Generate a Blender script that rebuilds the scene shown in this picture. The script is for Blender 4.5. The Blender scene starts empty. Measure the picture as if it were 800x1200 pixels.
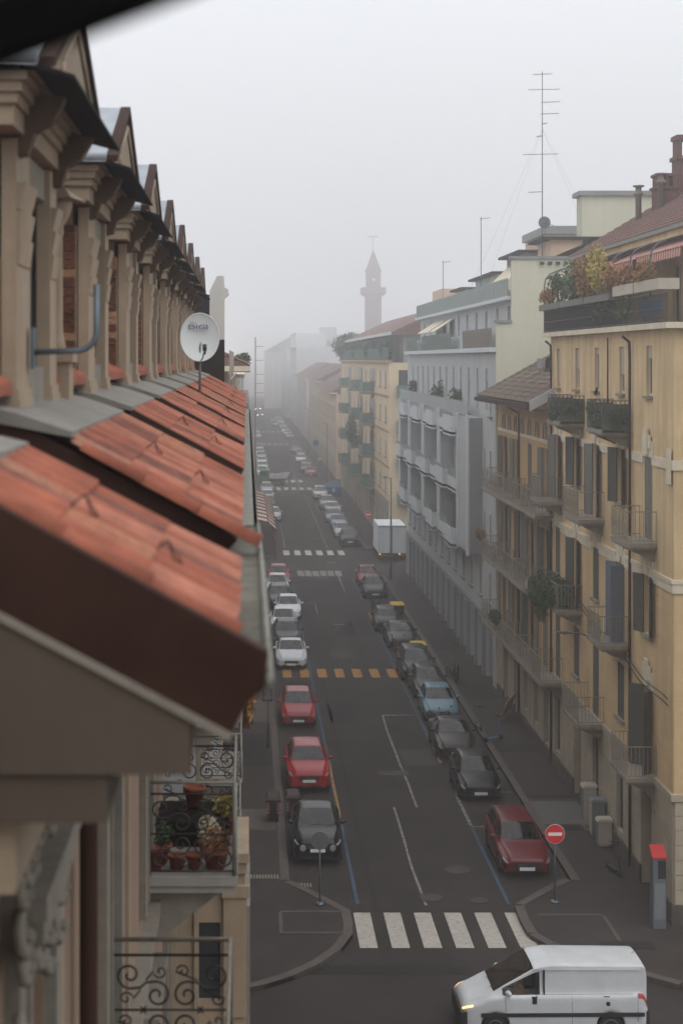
import bpy, math, random
from math import sin, cos, pi, radians, sqrt, exp, atan2, hypot
import numpy as np
from mathutils import Vector, Matrix
R = random.Random(7)
sc = bpy.context.scene
# ------------------------------------------------------------------ camera, world, sun, exposure
cam = bpy.data.cameras.new('camera'); camo = bpy.data.objects.new('camera', cam); sc.collection.objects.link(camo); sc.camera = camo
H = 17.7
camo.location = (0, 0, H); camo.rotation_euler = (pi/2, 0, 0)
cam.sensor_fit = 'HORIZONTAL'; cam.sensor_width = 36; cam.lens = 1900/800*36
cam.shift_x = (400-289)/800; cam.shift_y = -(600-421)/800
cam.clip_start = 0.1; cam.clip_end = 5000
cam.dof.use_dof = True; cam.dof.focus_distance = 85; cam.dof.aperture_fstop = 3.3
SUN_EL, SUN_ROT = 52, 150
w = bpy.data.worlds.new('World'); sc.world = w; w.use_nodes = True
nt = w.node_tree; nt.nodes.clear()
sky = nt.nodes.new('ShaderNodeTexSky'); sky.sky_type = 'NISHITA'; sky.sun_disc = False
sky.sun_elevation = radians(SUN_EL); sky.sun_rotation = radians(SUN_ROT); sky.air_density = 1.6; sky.dust_density = 6; sky.ozone_density = 1
hs = nt.nodes.new('ShaderNodeHueSaturation'); hs.inputs['Saturation'].default_value = 0.12
# overcast sky: brightness rises from the horizon to the zenith as (1 + 2 sin h)
tc = nt.nodes.new('ShaderNodeTexCoord'); sx_ = nt.nodes.new('ShaderNodeSeparateXYZ'); mr = nt.nodes.new('ShaderNodeMapRange'); mr.inputs[1].default_value = 0; mr.inputs[2].default_value = 1; mr.inputs[3].default_value = 4.6; mr.inputs[4].default_value = 13.8
nt.links.new(tc.outputs['Generated'], sx_.inputs[0]); nt.links.new(sx_.outputs[2], mr.inputs[0])
vm = nt.nodes.new('ShaderNodeVectorMath'); vm.operation = 'SCALE'; vm.inputs[0].default_value = (.965, .985, 1.03); nt.links.new(mr.outputs[0], vm.inputs['Scale'])
mx = nt.nodes.new('ShaderNodeMixRGB'); mx.inputs[0].default_value = 0.85; nt.links.new(vm.outputs[0], mx.inputs[2])
bg = nt.nodes.new('ShaderNodeBackground'); bg.inputs[1].default_value = 0.15
wo = nt.nodes.new('ShaderNodeOutputWorld')
nt.links.new(sky.outputs[0], hs.inputs['Color']); nt.links.new(hs.outputs[0], mx.inputs[1]); nt.links.new(mx.outputs[0], bg.inputs[0]); nt.links.new(bg.outputs[0], wo.inputs[0])
sl = bpy.data.lights.new('sun', 'SUN'); sl.energy = 0.5; sl.angle = radians(40); sl.color = (1, .97, .93)
so = bpy.data.objects.new('sun', sl); sc.collection.objects.link(so)
az = radians(SUN_ROT)
sd = Vector((sin(az)*cos(radians(SUN_EL)), cos(az)*cos(radians(SUN_EL)), sin(radians(SUN_EL))))
so.rotation_euler = sd.to_track_quat('Z', 'Y').to_euler(); so.location = (0, 0, 80)
sc.view_settings.view_transform = 'Standard'; sc.view_settings.look = 'None'; sc.view_settings.exposure = 0.0; sc.view_settings.gamma = 1
sc.cycles.volume_bounces = 6; sc.cycles.max_bounces = 10; sc.cycles.diffuse_bounces = 3; sc.cycles.glossy_bounces = 3
sc.cycles.use_denoising = True; sc.cycles.volume_step_rate = 5

# ------------------------------------------------------------------ materials
MC = {}
def mat(name, col, rough=.85, metal=0., var=.14, scale=3., bump=0., bscale=30., streak=0., stain=None, spec=.4, coat=0.):
    if name in MC: return MC[name]
    m = bpy.data.materials.new(name); m.use_nodes = True; n = m.node_tree; b = n.nodes['Principled BSDF']; MC[name] = m
    b.inputs['Roughness'].default_value = rough; b.inputs['Metallic'].default_value = metal
    b.inputs['Specular IOR Level'].default_value = spec; b.inputs['Coat Weight'].default_value = coat
    L = n.links.new
    if var <= 0 and bump <= 0:
        b.inputs['Base Color'].default_value = (*col, 1); return m
    geo = n.nodes.new('ShaderNodeNewGeometry'); 
    n1 = n.nodes.new('ShaderNodeTexNoise'); n1.inputs['Scale'].default_value = scale; n1.inputs['Detail'].default_value = 6; n1.inputs['Roughness'].default_value = .65
    L(geo.outputs['Position'], n1.inputs['Vector'])
    r = n.nodes.new('ShaderNodeMapRange'); r.inputs[1].default_value = .3; r.inputs[2].default_value = .7; r.inputs[3].default_value = 1-var; r.inputs[4].default_value = 1+var
    L(n1.outputs[0], r.inputs[0])
    v = n.nodes.new('ShaderNodeVectorMath'); v.operation = 'SCALE'; v.inputs[0].default_value = col; L(r.outputs[0], v.inputs['Scale'])
    out = v.outputs[0]
    if streak > 0:
        mp = n.nodes.new('ShaderNodeVectorMath'); mp.operation = 'MULTIPLY'; mp.inputs[1].default_value = (1.6, 1.6, .14); L(geo.outputs['Position'], mp.inputs[0])
        n2 = n.nodes.new('ShaderNodeTexNoise'); n2.inputs['Scale'].default_value = 1.3; n2.inputs['Detail'].default_value = 7; n2.inputs['Roughness'].default_value = .7; L(mp.outputs[0], n2.inputs['Vector'])
        r2 = n.nodes.new('ShaderNodeMapRange'); r2.inputs[1].default_value = .45; r2.inputs[2].default_value = .72; r2.inputs[3].default_value = 0; r2.inputs[4].default_value = streak; L(n2.outputs[0], r2.inputs[0])
        mm = n.nodes.new('ShaderNodeMixRGB'); mm.inputs[2].default_value = (*(stain or (col[0]*.42, col[1]*.42, col[2]*.42)), 1)
        L(r2.outputs[0], mm.inputs[0]); L(out, mm.inputs[1]); out = mm.outputs[0]
    L(out, b.inputs['Base Color'])
    if bump > 0:
        n3 = n.nodes.new('ShaderNodeTexNoise'); n3.inputs['Scale'].default_value = bscale; n3.inputs['Detail'].default_value = 4; L(geo.outputs['Position'], n3.inputs['Vector'])
        bp = n.nodes.new('ShaderNodeBump'); bp.inputs['Strength'].default_value = bump; bp.inputs['Distance'].default_value = .02; L(n3.outputs[0], bp.inputs['Height']); L(bp.outputs[0], b.inputs['Normal'])
    return m
def rgb(h):  # sRGB hex -> linear
    c = [int(h[i:i+2], 16)/255 for i in (0, 2, 4)]
    return tuple(x/12.92 if x <= .04045 else ((x+.055)/1.055)**2.4 for x in c)
def worn(name, col, base, lo=.42, hi=.62, scale=5):
    m = mat(name, col, .9, var=.1, scale=2)
    n = m.node_tree; b = n.nodes['Principled BSDF']; src = b.inputs['Base Color'].links[0].from_socket
    geo = [x for x in n.nodes if x.type == 'NEW_GEOMETRY'][0]
    t = n.nodes.new('ShaderNodeTexNoise'); t.inputs['Scale'].default_value = scale; t.inputs['Detail'].default_value = 8; t.inputs['Roughness'].default_value = .75; n.links.new(geo.outputs['Position'], t.inputs['Vector'])
    r = n.nodes.new('ShaderNodeMapRange'); r.inputs[1].default_value = lo; r.inputs[2].default_value = hi; n.links.new(t.outputs[0], r.inputs[0])
    x = n.nodes.new('ShaderNodeMixRGB'); x.inputs[2].default_value = (*base, 1); n.links.new(r.outputs[0], x.inputs[0]); n.links.new(src, x.inputs[1]); n.links.new(x.outputs[0], b.inputs['Base Color'])
    return m
def striped(name, c1, c2, period, axis=1):
    m = mat(name, c1, .9, var=.05); n = m.node_tree; b = n.nodes['Principled BSDF']
    geo = [x for x in n.nodes if x.type == 'NEW_GEOMETRY'][0]
    s = n.nodes.new('ShaderNodeSeparateXYZ'); n.links.new(geo.outputs['Position'], s.inputs[0])
    a = n.nodes.new('ShaderNodeMath'); a.operation = 'DIVIDE'; a.inputs[1].default_value = period; n.links.new(s.outputs[axis], a.inputs[0])
    f = n.nodes.new('ShaderNodeMath'); f.operation = 'FRACT'; n.links.new(a.outputs[0], f.inputs[0])
    g = n.nodes.new('ShaderNodeMath'); g.operation = 'GREATER_THAN'; g.inputs[1].default_value = .5; n.links.new(f.outputs[0], g.inputs[0])
    x = n.nodes.new('ShaderNodeMixRGB'); x.inputs[1].default_value = (*c1, 1); x.inputs[2].default_value = (*c2, 1); n.links.new(g.outputs[0], x.inputs[0]); n.links.new(x.outputs[0], b.inputs['Base Color'])
    return m
def emis(name, col, e):
    m = mat(name, col, var=0); b = m.node_tree.nodes['Principled BSDF']; b.inputs['Emission Color'].default_value = (*col, 1); b.inputs['Emission Strength'].default_value = e; return m

ASPH = (.0235, .0185, .0165)
M = dict(
 beige=mat('ivory_shaded', rgb('50453b'), .9, var=.07, scale=2, streak=.2, bump=.08), wood=mat('brown_bracket', rgb('5a4a3d'), .95, var=.2, scale=4, spec=.15),  # beige: ivory darkened to carry the shade on cornice and cheek
 asphalt=mat('asphalt', ASPH, .93, var=.45, scale=.3, bump=.3, bscale=60, streak=.5, stain=(.017,.014,.013)),
 pave=mat('pavement_asphalt', (.031, .024, .021), .95, streak=.6, stain=(.02,.016,.014), var=.3, scale=.8, bump=.25, bscale=50),
 kerb=mat('kerb_granite', (.075, .062, .054), .9, var=.2, scale=4, bump=.2),
 ivory=mat('ivory_stucco', rgb('887865'), .9, var=.08, scale=2, streak=.35, bump=.1),
 ivory2=mat('ivory_trim', rgb('968570'), .85, var=.1, scale=5, streak=.35, bump=.15),
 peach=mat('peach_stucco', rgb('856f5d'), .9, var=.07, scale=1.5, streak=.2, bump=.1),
 stone=mat('pale_stone', rgb('7d766b'), .9, var=.15, scale=6, streak=.4, bump=.25),
 tile=mat('terracotta_tile', rgb('8c4f3b'), .9, var=.28, scale=6, streak=.45, stain=rgb('5c3a2e'), bump=.25, bscale=40),
 tile2=mat('terracotta_tile_pale', rgb('9c6350'), .9, var=.28, scale=7, streak=.4, stain=rgb('6b4a3c'), bump=.25, bscale=40),
 oldtile=mat('old_brown_tile', rgb('624740'), .9, var=.35, scale=2.5, bump=.3, bscale=15),
 brown=mat('brown_sheet_metal', (.034, .0155, .0105), .85, var=.25, spec=.15, scale=2),
 brick=mat('dormer_brick', rgb('5c3a2b'), .95, var=.45, scale=7, bump=.5, bscale=25),
 brick2=mat('dormer_brick_pale', rgb('8d6b50'), .95, var=.4, scale=9, bump=.5, bscale=25),
 mortar=mat('brick_mortar', rgb('8a7763'), .95, var=.3, scale=9),
 zinc=mat('zinc_sheet', rgb('8d9297'), .6, metal=.2, var=.2, scale=3, streak=.3),
 flash=mat('grey_flashing', rgb('77736c'), .8, var=.15, scale=4, streak=.25),
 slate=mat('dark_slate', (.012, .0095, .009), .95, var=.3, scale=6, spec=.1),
 moss=mat('mossy_gutter', rgb('5e5b50'), .9, var=.4, scale=9, bump=.4),
 gutter=mat('gutter_rim', rgb('77766d'), .7, var=.25, scale=7),
 iron=mat('black_wrought_iron', (.018, .016, .016), .6, var=.2),
 irongrey=mat('grey_iron', rgb('7d756a'), .7, var=.25, scale=8),
 galv=mat('galvanised_pipe', rgb('5f6c74'), .45, metal=.6, var=.1),
 dish=mat('dish_white', rgb('cfd4d2'), .5, var=.04),
 terrac=mat('terracotta_pot', rgb('743c29'), .85, var=.2, scale=10),
 leafd=mat('leaf_dark', (.035, .06, .022), .7, var=.4, scale=9),
 leafg=mat('leaf_green', (.07, .11, .035), .7, var=.4, scale=9),
 leafo=mat('leaf_autumn', (.24, .12, .04), .8, var=.45, scale=6),
 leafy=mat('leaf_yellow', (.35, .27, .05), .8, var=.3, scale=6),
 ivy=mat('leaf_ivy', (.055, .07, .05), .6, var=.5, scale=14),
 ochre=mat('ochre_stucco', rgb('c9ae86'), .9, var=.14, scale=.6, streak=.6, stain=rgb('8f7852'), bump=.08),
 ochre_course=mat('ochre_course', rgb('c2a67d'), .9, var=.12, scale=.9, streak=.3, stain=rgb('86693f')),
 orange=mat('orange_stucco', rgb('b39264'), .9, var=.12, scale=.9, streak=.4, stain=rgb('7d5f45')),
 cream=mat('cream_stucco', rgb('b8ab94'), .9, var=.1, scale=1, streak=.35),
 band=mat('pale_band', rgb('c9bda6'), .9, var=.12, scale=2, streak=.3),
 block=mat('ground_stone_block', rgb('a49884'), .9, var=.14, scale=1.3, streak=.3, bump=.15),
 plinth=mat('dark_plinth', rgb('4d4743'), .9, var=.25, scale=2),
 shut=mat('grey_shutter', rgb('6a6862'), .8, var=.12, scale=4, streak=.3),
 shutd=mat('dark_shutter', rgb('4a4943'), .8, var=.15, scale=4),
 shutb=mat('blue_grey_shutter', rgb('626b7a'), .8, var=.1, scale=4),
 frame=mat('window_frame_white', rgb('b9b6ae'), .6, var=.06),
 glass=mat('window_glass', (.03, .035, .04), .07, var=0, spec=.7),
 blind=mat('roller_blind', rgb('9a958b'), .8, var=.08, scale=5, streak=.15),
 balc=mat('balcony_stone', rgb('857c70'), .9, var=.2, scale=3, streak=.45),
 pgreen=mat('pale_green_render', rgb('bebda8'), .9, var=.05, scale=.5, streak=.18),
 greyw=mat('grey_render', rgb('a9acad'), .9, var=.07, scale=.6, streak=.3),
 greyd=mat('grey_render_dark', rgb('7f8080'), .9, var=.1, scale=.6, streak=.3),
 white=mat('white_panel', rgb('c0c4c6'), .8, var=.05, scale=1, streak=.25),
 greeng=mat('green_glass_rail', rgb('65766f'), .3, var=.15, scale=1, spec=.6),
 teal=mat('teal_rail', rgb('4c6f69'), .6, var=.15, scale=2),
 yell4=mat('yellow_far_render', rgb('cfbb9b'), .9, var=.08, scale=.5, streak=.25),
 band4=mat('brown_band', rgb('a17c58'), .9, var=.1),
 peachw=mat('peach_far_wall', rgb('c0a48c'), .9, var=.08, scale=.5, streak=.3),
 pinkw=mat('haze_paled_far_wall', rgb('c2b6b2'), .9, var=.1, scale=.6, streak=.3),  # haze put into the colour: paled so far walls dissolve
 greyf=mat('foggy_wall', rgb('c4c6c8'), .9, var=.05, scale=.5), greyst=mat('ground_grey_stone', rgb('8c8881'), .9, var=.12, scale=1, streak=.4),  # greyf is likewise paled to stand in for thicker haze
 garage=mat('garage_shutter', rgb('7b7d7d'), .7, var=.15, scale=2, streak=.35),
 dark=mat('dark_opening', (.012, .011, .011), .8, var=0),
 door=mat('dark_red_door', rgb('4a2220'), .6, var=.15, scale=5),
 pole=mat('pole_steel', rgb('5c5d5e'), .6, metal=.4, var=.15, scale=5),
 signred=mat('sign_red', (.55, .02, .025), .45, var=.04), signwhite=mat('sign_white', rgb('d8d6d2'), .5, var=.03),
 signback=mat('sign_back', rgb('5e6062'), .6, metal=.3, var=.1), signblue=mat('sign_blue', (.02, .09, .3), .5, var=.05),
 black=mat('black_plastic', (.015, .015, .016), .55, var=.1), rubber=mat('tyre_rubber', (.016, .016, .016), .9, var=.1),
 rim=mat('alloy_rim', rgb('9a9c9e'), .35, metal=.8, var=.05), carglass=mat('car_glass', (.012, .014, .016), .06, var=0, spec=.45),
 lens=mat('headlight_lens', rgb('7c8286'), .15, var=0, spec=.8), tail=mat('tail_light', (.35, .01, .01), .3, var=0),
 plate=mat('number_plate', rgb('cfd2d4'), .5, var=0), chrome=mat('chrome', rgb('c8c8c8'), .2, metal=1, var=0),
 yellid=mat('yellow_lid', (.5, .33, .02), .6, var=.08), bin=mat('bin_body', rgb('30342f'), .7, var=.1),
 card=mat('cardboard', rgb('a8703c'), .9, var=.12, scale=4), scoot=mat('scooter_blue', rgb('2b5f88'), .5, var=.1),
 red=mat('red_cap', (.33, .015, .015), .6, var=.08), totem=mat('totem_grey', rgb('5a6066'), .5, var=.12, scale=3),
 cabc=mat('cabinet_beige', rgb('a9a091'), .8, var=.08), cabg=mat('cabinet_grey', rgb('6f7375'), .7, var=.08),
 terr=mat('terrace_floor', rgb('857d72'), .9), skin=mat('skin', rgb('b98a6c'), .6, var=.03), jacket=mat('orange_jacket', rgb('c8781f'), .8, var=.1),
 brickt=mat('tower_brick', rgb('5d3b35'), .9, var=.1, scale=1), bluebox=mat('blue_container', rgb('2c5c8c'), .6, var=.08),
 canvas=mat('canopy_fabric', rgb('a79284'), .9, var=.1), rib=mat('canopy_rib', rgb('4a2520'), .7, var=.1),
 oldtile2=mat('grey_brown_tile', rgb('57493f'), .9, var=.4, scale=2.5, bump=.3, bscale=15), olive=mat('dull_metal', rgb('55564e'), .6, var=.15), awnc=mat('cream_awning', rgb('c9bfa9'), .9, var=.05),
)
WH = worn('zebra_white', rgb('a39d93'), ASPH, .5, .8, 7)
WHF = worn('faded_white', rgb('8e8a83'), ASPH, .42, .6, 4)
YE = worn('zebra_yellow', rgb('9c7036'), ASPH, .48, .74, 4)
BL = worn('line_blue', rgb('364c60'), ASPH, .45, .68, 3)
YL = worn('line_ochre', rgb('94754d'), ASPH, .45, .65, 3)
AWN = striped('awning_stripes', rgb('b59c92'), rgb('96483f'), .3)
nA = M['asphalt'].node_tree; bA = nA.nodes['Principled BSDF']; srcA = bA.inputs['Base Color'].links[0].from_socket; gA = [x for x in nA.nodes if x.type == 'NEW_GEOMETRY'][0]
wn = nA.nodes.new('ShaderNodeTexNoise'); wn.inputs['Scale'].default_value = 1.2; wn.inputs['Detail'].default_value = 5; nA.links.new(gA.outputs['Position'], wn.inputs['Vector'])
wm_ = nA.nodes.new('ShaderNodeMixRGB'); wm_.inputs[0].default_value = .45; nA.links.new(gA.outputs['Position'], wm_.inputs[1]); nA.links.new(wn.outputs['Color'], wm_.inputs[2])
vo = nA.nodes.new('ShaderNodeTexVoronoi'); vo.feature = 'DISTANCE_TO_EDGE'; vo.inputs['Scale'].default_value = .42; nA.links.new(wm_.outputs[0], vo.inputs['Vector'])
lt = nA.nodes.new('ShaderNodeMapRange'); lt.inputs[1].default_value = 0; lt.inputs[2].default_value = .012; lt.inputs[3].default_value = .55; lt.inputs[4].default_value = 0; nA.links.new(vo.outputs['Distance'], lt.inputs[0])
cr = nA.nodes.new('ShaderNodeMixRGB'); cr.inputs[2].default_value = (.008,.007,.006,1); nA.links.new(lt.outputs[0], cr.inputs[0]); nA.links.new(srcA, cr.inputs[1])
sn = nA.nodes.new('ShaderNodeTexNoise'); sn.inputs['Scale'].default_value = .9; sn.inputs['Detail'].default_value = 3; nA.links.new(gA.outputs['Position'], sn.inputs['Vector'])
sr = nA.nodes.new('ShaderNodeMapRange'); sr.inputs[1].default_value = .66; sr.inputs[2].default_value = .74; sr.inputs[3].default_value = 0; sr.inputs[4].default_value = .6; nA.links.new(sn.outputs[0], sr.inputs[0])
oi_ = nA.nodes.new('ShaderNodeMixRGB'); oi_.inputs[2].default_value = (.011,.0095,.009,1); nA.links.new(sr.outputs[0], oi_.inputs[0]); nA.links.new(cr.outputs[0], oi_.inputs[1]); nA.links.new(oi_.outputs[0], bA.inputs['Base Color'])
CHEV = striped('chevron_stripes', rgb('77706c'), (.16, .012, .012), .12, 2)

# ------------------------------------------------------------------ mesh builder
class MB:
    def __init__(s, fr=None): s.v = []; s.f = []; s.fr = fr; s.sm = []; s.smooth = False
    def pt(s, p): s.v.append(s.fr(*p) if s.fr else tuple(p)); return len(s.v)-1
    def face(s, idx): s.f.append(tuple(idx)); s.sm.append(s.smooth)
    def poly(s, pts): s.face([s.pt(p) for p in pts])
    def box(s, x0, x1, y0, y1, z0, z1):
        a = [s.pt(p) for p in ((x0,y0,z0),(x1,y0,z0),(x1,y1,z0),(x0,y1,z0),(x0,y0,z1),(x1,y0,z1),(x1,y1,z1),(x0,y1,z1))]
        for q in ((0,3,2,1),(4,5,6,7),(0,1,5,4),(1,2,6,5),(2,3,7,6),(3,0,4,7)): s.face([a[i] for i in q])
    def hexa(s, lo, hi):  # two quads -> solid
        a = [s.pt(p) for p in lo]; b = [s.pt(p) for p in hi]; n = len(a)
        s.face(a[::-1]); s.face(b)
        for i in range(n): s.face((a[i], a[(i+1) % n], b[(i+1) % n], b[i]))
    def tube(s, path, r, n=6, closed=False):
        P = [Vector(p) for p in path]; rings = []; sm = s.smooth; s.smooth = True; m = len(P); prev = None
        for i, p in enumerate(P):
            t = (P[(i+1) % m]-P[i-1]) if closed else (P[min(i+1, m-1)]-P[max(i-1, 0)])
            t = t.normalized() if t.length > 1e-9 else Vector((0, 0, 1))
            if prev is None:
                a = Vector((0, 0, 1)) if abs(t.z) < .9 else Vector((1, 0, 0)); nrm = (a-t*a.dot(t)).normalized()
            else:
                nrm = prev-t*prev.dot(t); nrm = nrm.normalized() if nrm.length > 1e-6 else prev
            prev = nrm; bn = t.cross(nrm); rr = r[i] if isinstance(r, (list, tuple)) else r
            rings.append([s.pt(p+nrm*(rr*cos(2*pi*k/n))+bn*(rr*sin(2*pi*k/n))) for k in range(n)])
        for i in range(m if closed else m-1):
            A, B = rings[i], rings[(i+1) % m]
            for k in range(n): s.face((A[k], A[(k+1) % n], B[(k+1) % n], B[k]))
        s.smooth = False
        if not closed: s.face(rings[0][::-1]); s.face(rings[-1])
        s.smooth = sm
    def lathe(s, prof, c=(0,0,0), n=16, axis='z'):
        rings = []; sm = s.smooth; s.smooth = True
        for r, z in prof:
            ring = []
            for k in range(n):
                a = 2*pi*k/n; x, y = r*cos(a), r*sin(a)
                ring.append(s.pt((c[0]+x, c[1]+y, c[2]+z) if axis == 'z' else ((c[0]+x, c[1]+z, c[2]+y) if axis == 'y' else (c[0]+z, c[1]+x, c[2]+y))))
            rings.append(ring)
        for A, B in zip(rings, rings[1:]):
            for k in range(n): s.face((A[k], A[(k+1) % n], B[(k+1) % n], B[k]))
        s.smooth = False; s.face(rings[0][::-1]); s.face(rings[-1]); s.smooth = sm
    def prism(s, pts, z0, z1):  # xy polygon extruded in z
        s.hexa([(x, y, z0) for x, y in pts], [(x, y, z1) for x, y in pts])
    def leaves(s, n, c, rad, size, rnd=R, shell=.0):
        if n > 350 and not shell:
            k = 9
            for _ in range(k):
                d = Vector((rnd.gauss(0,1), rnd.gauss(0,1), rnd.gauss(0,1))).normalized()*rnd.uniform(.2,.6); f = rnd.uniform(.4,.7)
                s.leaves(-int(n/k), (c[0]+d.x*rad[0], c[1]+d.y*rad[1], c[2]+d.z*rad[2]), (rad[0]*f, rad[1]*f, rad[2]*f), size, rnd)
            return
        n = abs(n)
        for _ in range(n):
            while True:
                p = Vector((rnd.uniform(-1,1), rnd.uniform(-1,1), rnd.uniform(-1,1)))
                if shell < p.length <= 1: break
            p = Vector((c[0]+p.x*rad[0], c[1]+p.y*rad[1], c[2]+p.z*rad[2])); z = size*rnd.uniform(.6, 1.3)
            a = Vector((rnd.gauss(0,1), rnd.gauss(0,1), rnd.gauss(0,1))).normalized(); b = a.orthogonal().normalized(); cc = a.cross(b)
            s.poly([p+b*z, p+cc*z*.5, p-b*z, p-cc*z*.5])
    def mesh(s, name, mats=()):
        me = bpy.data.meshes.new(name); me.from_pydata([tuple(v) for v in s.v], [], s.f)
        if any(s.sm): me.polygons.foreach_set('use_smooth', s.sm)
        for m_ in ([mats] if not isinstance(mats, (list, tuple)) else mats): me.materials.append(m_)
        me.update(); return me
ORG = {}
def tagp(o, label=None, cat=None, group=None, kind=None):
    if label: o['label'] = label
    if cat: o['category'] = cat
    if group: o['group'] = group
    if kind: o['kind'] = kind
    return o
def empty(name, loc=(0,0,0), label=None, cat=None, group=None, kind=None, rotz=0, parent=None):
    o = bpy.data.objects.new(name, None); sc.collection.objects.link(o); o.location = loc; o.rotation_euler = (0,0,rotz); o.empty_display_size = .2
    ORG[o.name] = Vector(loc)
    if parent: o.parent = parent
    return tagp(o, label, cat, group, kind)
def obj(name, me, parent=None, loc=(0,0,0), rot=(0,0,0), scale=None, kind=None, label=None):
    o = bpy.data.objects.new(name, me); sc.collection.objects.link(o); o.location = loc; o.rotation_euler = rot
    if scale: o.scale = scale
    if parent: o.parent = parent
    return tagp(o, label=label, kind=kind)
def world(name, mb, m, parent=None, **k):
    """mesh given in world coordinates, hung under a thing whose own location is subtracted"""
    if parent is not None:
        L = wloc(parent); mb.v = [(v[0]-L.x, v[1]-L.y, v[2]-L.z) for v in mb.v]
    return obj(name, mb.mesh(name, m), parent, **k)
def wloc(o):
    L = Vector(o.location)
    while o.parent: o = o.parent; L = L+Vector(o.location)
    return L
class T:   # template tree
    def __init__(s, name, me, kids=(), loc=(0,0,0), rot=(0,0,0), kind=None, label=None, scale=None): s.n, s.me, s.k, s.l, s.r, s.kind, s.label, s.scale = name, me, list(kids), loc, rot, kind, label, scale
def place(t, parent=None, loc=None, rot=None, override=None):
    o = bpy.data.objects.new(t.n, t.me); sc.collection.objects.link(o)
    o.location = t.l if loc is None else loc; o.rotation_euler = t.r if rot is None else rot
    if t.scale: o.scale = t.scale
    if parent: o.parent = parent
    tagp(o, label=t.label, kind=t.kind)
    if override and t.me and t.n in override:
        for i, sl_ in enumerate(o.material_slots): sl_.link = 'OBJECT'; sl_.material = override[t.n]
    for k in t.k: place(k, o, override=override)
    return o
def bx(*b, m, n='box'):
    q = MB(); q.box(*b); return q.mesh(n, m)
UC = {}
def unitcube(m):
    if m.name not in UC: UC[m.name] = bx(-.5,.5,-.5,.5,-.5,.5, m=m, n='block')
    return UC[m.name]
# frames: (u along the street, v up, w outward)
def FR(X): return lambda u, w, v: (X-w, u, v)     # right-hand facades, facing -X  (box args: u0,u1,w0,w1,v0,v1)
def FL(X): return lambda u, w, v: (X+w, u, v)     # left-hand facades, facing +X
def FE(Y): return lambda u, w, v: (u, Y-w, v)     # ends facing the camera
def wallgrid(mb, u0, u1, v0, v1, w0, w1, ops):
    us = sorted({u0, u1, *[min(max(o[i], u0), u1) for o in ops for i in (0, 1)]})
    for a, b in zip(us, us[1:]):
        if b-a < 1e-4: continue
        c = (a+b)/2; cuts = sorted([(max(o[2], v0), min(o[3], v1)) for o in ops if o[0] < c < o[1] and o[3] > v0 and o[2] < v1]); z = v0
        for lo, hi in cuts:
            if lo > z+1e-4: mb.box(a, b, w0, w1, z, lo)
            z = max(z, hi)
        if z < v1-1e-4: mb.box(a, b, w0, w1, z, v1)
def courses(parent, fr, m, name, u0, u1, v0, v1, h, ln, ops, proud=.03, rnd=None, gap=.02):
    """individual blocks in courses, cut at the openings"""
    rnd = rnd or random.Random(3); z = v0; row = 0; me = unitcube(m); L = wloc(parent)
    while z < v1-.12:
        z1 = min(z+h, v1); segs = [(u0, u1)]
        for o in ops:
            if o[3] > z+.02 and o[2] < z1-.02:
                ns = []
                for a, b in segs:
                    if o[1] <= a or o[0] >= b: ns.append((a, b)); continue
                    if o[0] > a: ns.append((a, o[0]))
                    if o[1] < b: ns.append((o[1], b))
                segs = ns
        for a, b in segs:
            if b-a < .12: continue
            k = max(1, round((b-a)/ln)); d = (b-a)/k
            cuts = [a+i*d+((.25 if row % 2 else -.25)*d if 0 < i < k and k > 1 else 0) for i in range(k+1)]
            for c0, c1 in zip(cuts, cuts[1:]):
                pr = proud*rnd.uniform(.8, 1.15)
                p = fr((c0+c1)/2, pr/2-.01, (z+z1)/2); q = fr(1, 0, 0); p0 = fr(0, 0, 0)
                alongx = abs(q[0]-p0[0]) > .5
                sx, sy = (c1-c0-gap, pr+.02) if alongx else (pr+.02, c1-c0-gap)
                obj(name, me, parent, (p[0]-L.x, p[1]-L.y, p[2]-L.z), scale=(sx, sy, z1-z-gap))
        z = z1; row += 1
# ------------------------------------------------------------------ the ground
def struct(name, mb, m, parent=None): return world(name, mb, m, parent, kind='structure')
q = MB(); q.poly([(-700,-100,0),(700,-100,0),(700,1500,0),(-700,1500,0)]); road = struct('road', q, M['asphalt'])
cg = mat('fog_bounce_ground', (.32,.30,.28), .95, var=.2, scale=.05)  # pale sheets added outside the street to bounce light into the fog
for x0,x1,y0,y1 in ((-700,-14,-100,1500),(60,700,-100,1500),(-14,60,765,1500)):
    q = MB(); q.box(x0,x1,y0,y1,.004,.02); struct('ground', q, cg)
def pavement(name, pts):
    q = MB(); q.prism(pts, 0.0, .13); return struct(name, q, M['pave'])
LB = [(1.47,54.6),(2.1,53.7),(3.29,51.66),(3.3,50.4),(3.23,49.5),(2.82,48.3),(2.13,47.1),(1.36,46.2),(.5,45.5),(-.25,45.1),(-.25,-5)]
pl = pavement('pavement', [(-1.1,-5),(-1.1,133)]+[(.2,133),(1.0,132.6),(1.44,131.6)]+LB[:1]+LB[1:])
RB = [(10.93,54.6),(10.2,53.8),(8.9,52.1),(8.85,50.8),(8.88,49.6),(9.28,48.7),(10.2,47.5),(11.3,46.6),(12.3,45.7),(13.4,45.2),(40,45.2)]
pr = pavement('pavement', [(40,133),(12.2,133),(11.3,132.5),(10.93,131.6)]+RB)
for nm, x0, x1, y0, y1 in (('pavement',-1.1,1.44,149,221),('pavement',-1.1,1.44,237,338),('pavement',-1.1,1.44,352,760),('pavement',10.93,60,150,221),('pavement',10.93,60,237,338),('pavement',10.93,60,352,760)):
    pavement(nm, [(x0,y0),(x0,y1),(x1,y1),(x1,y0)])
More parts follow.
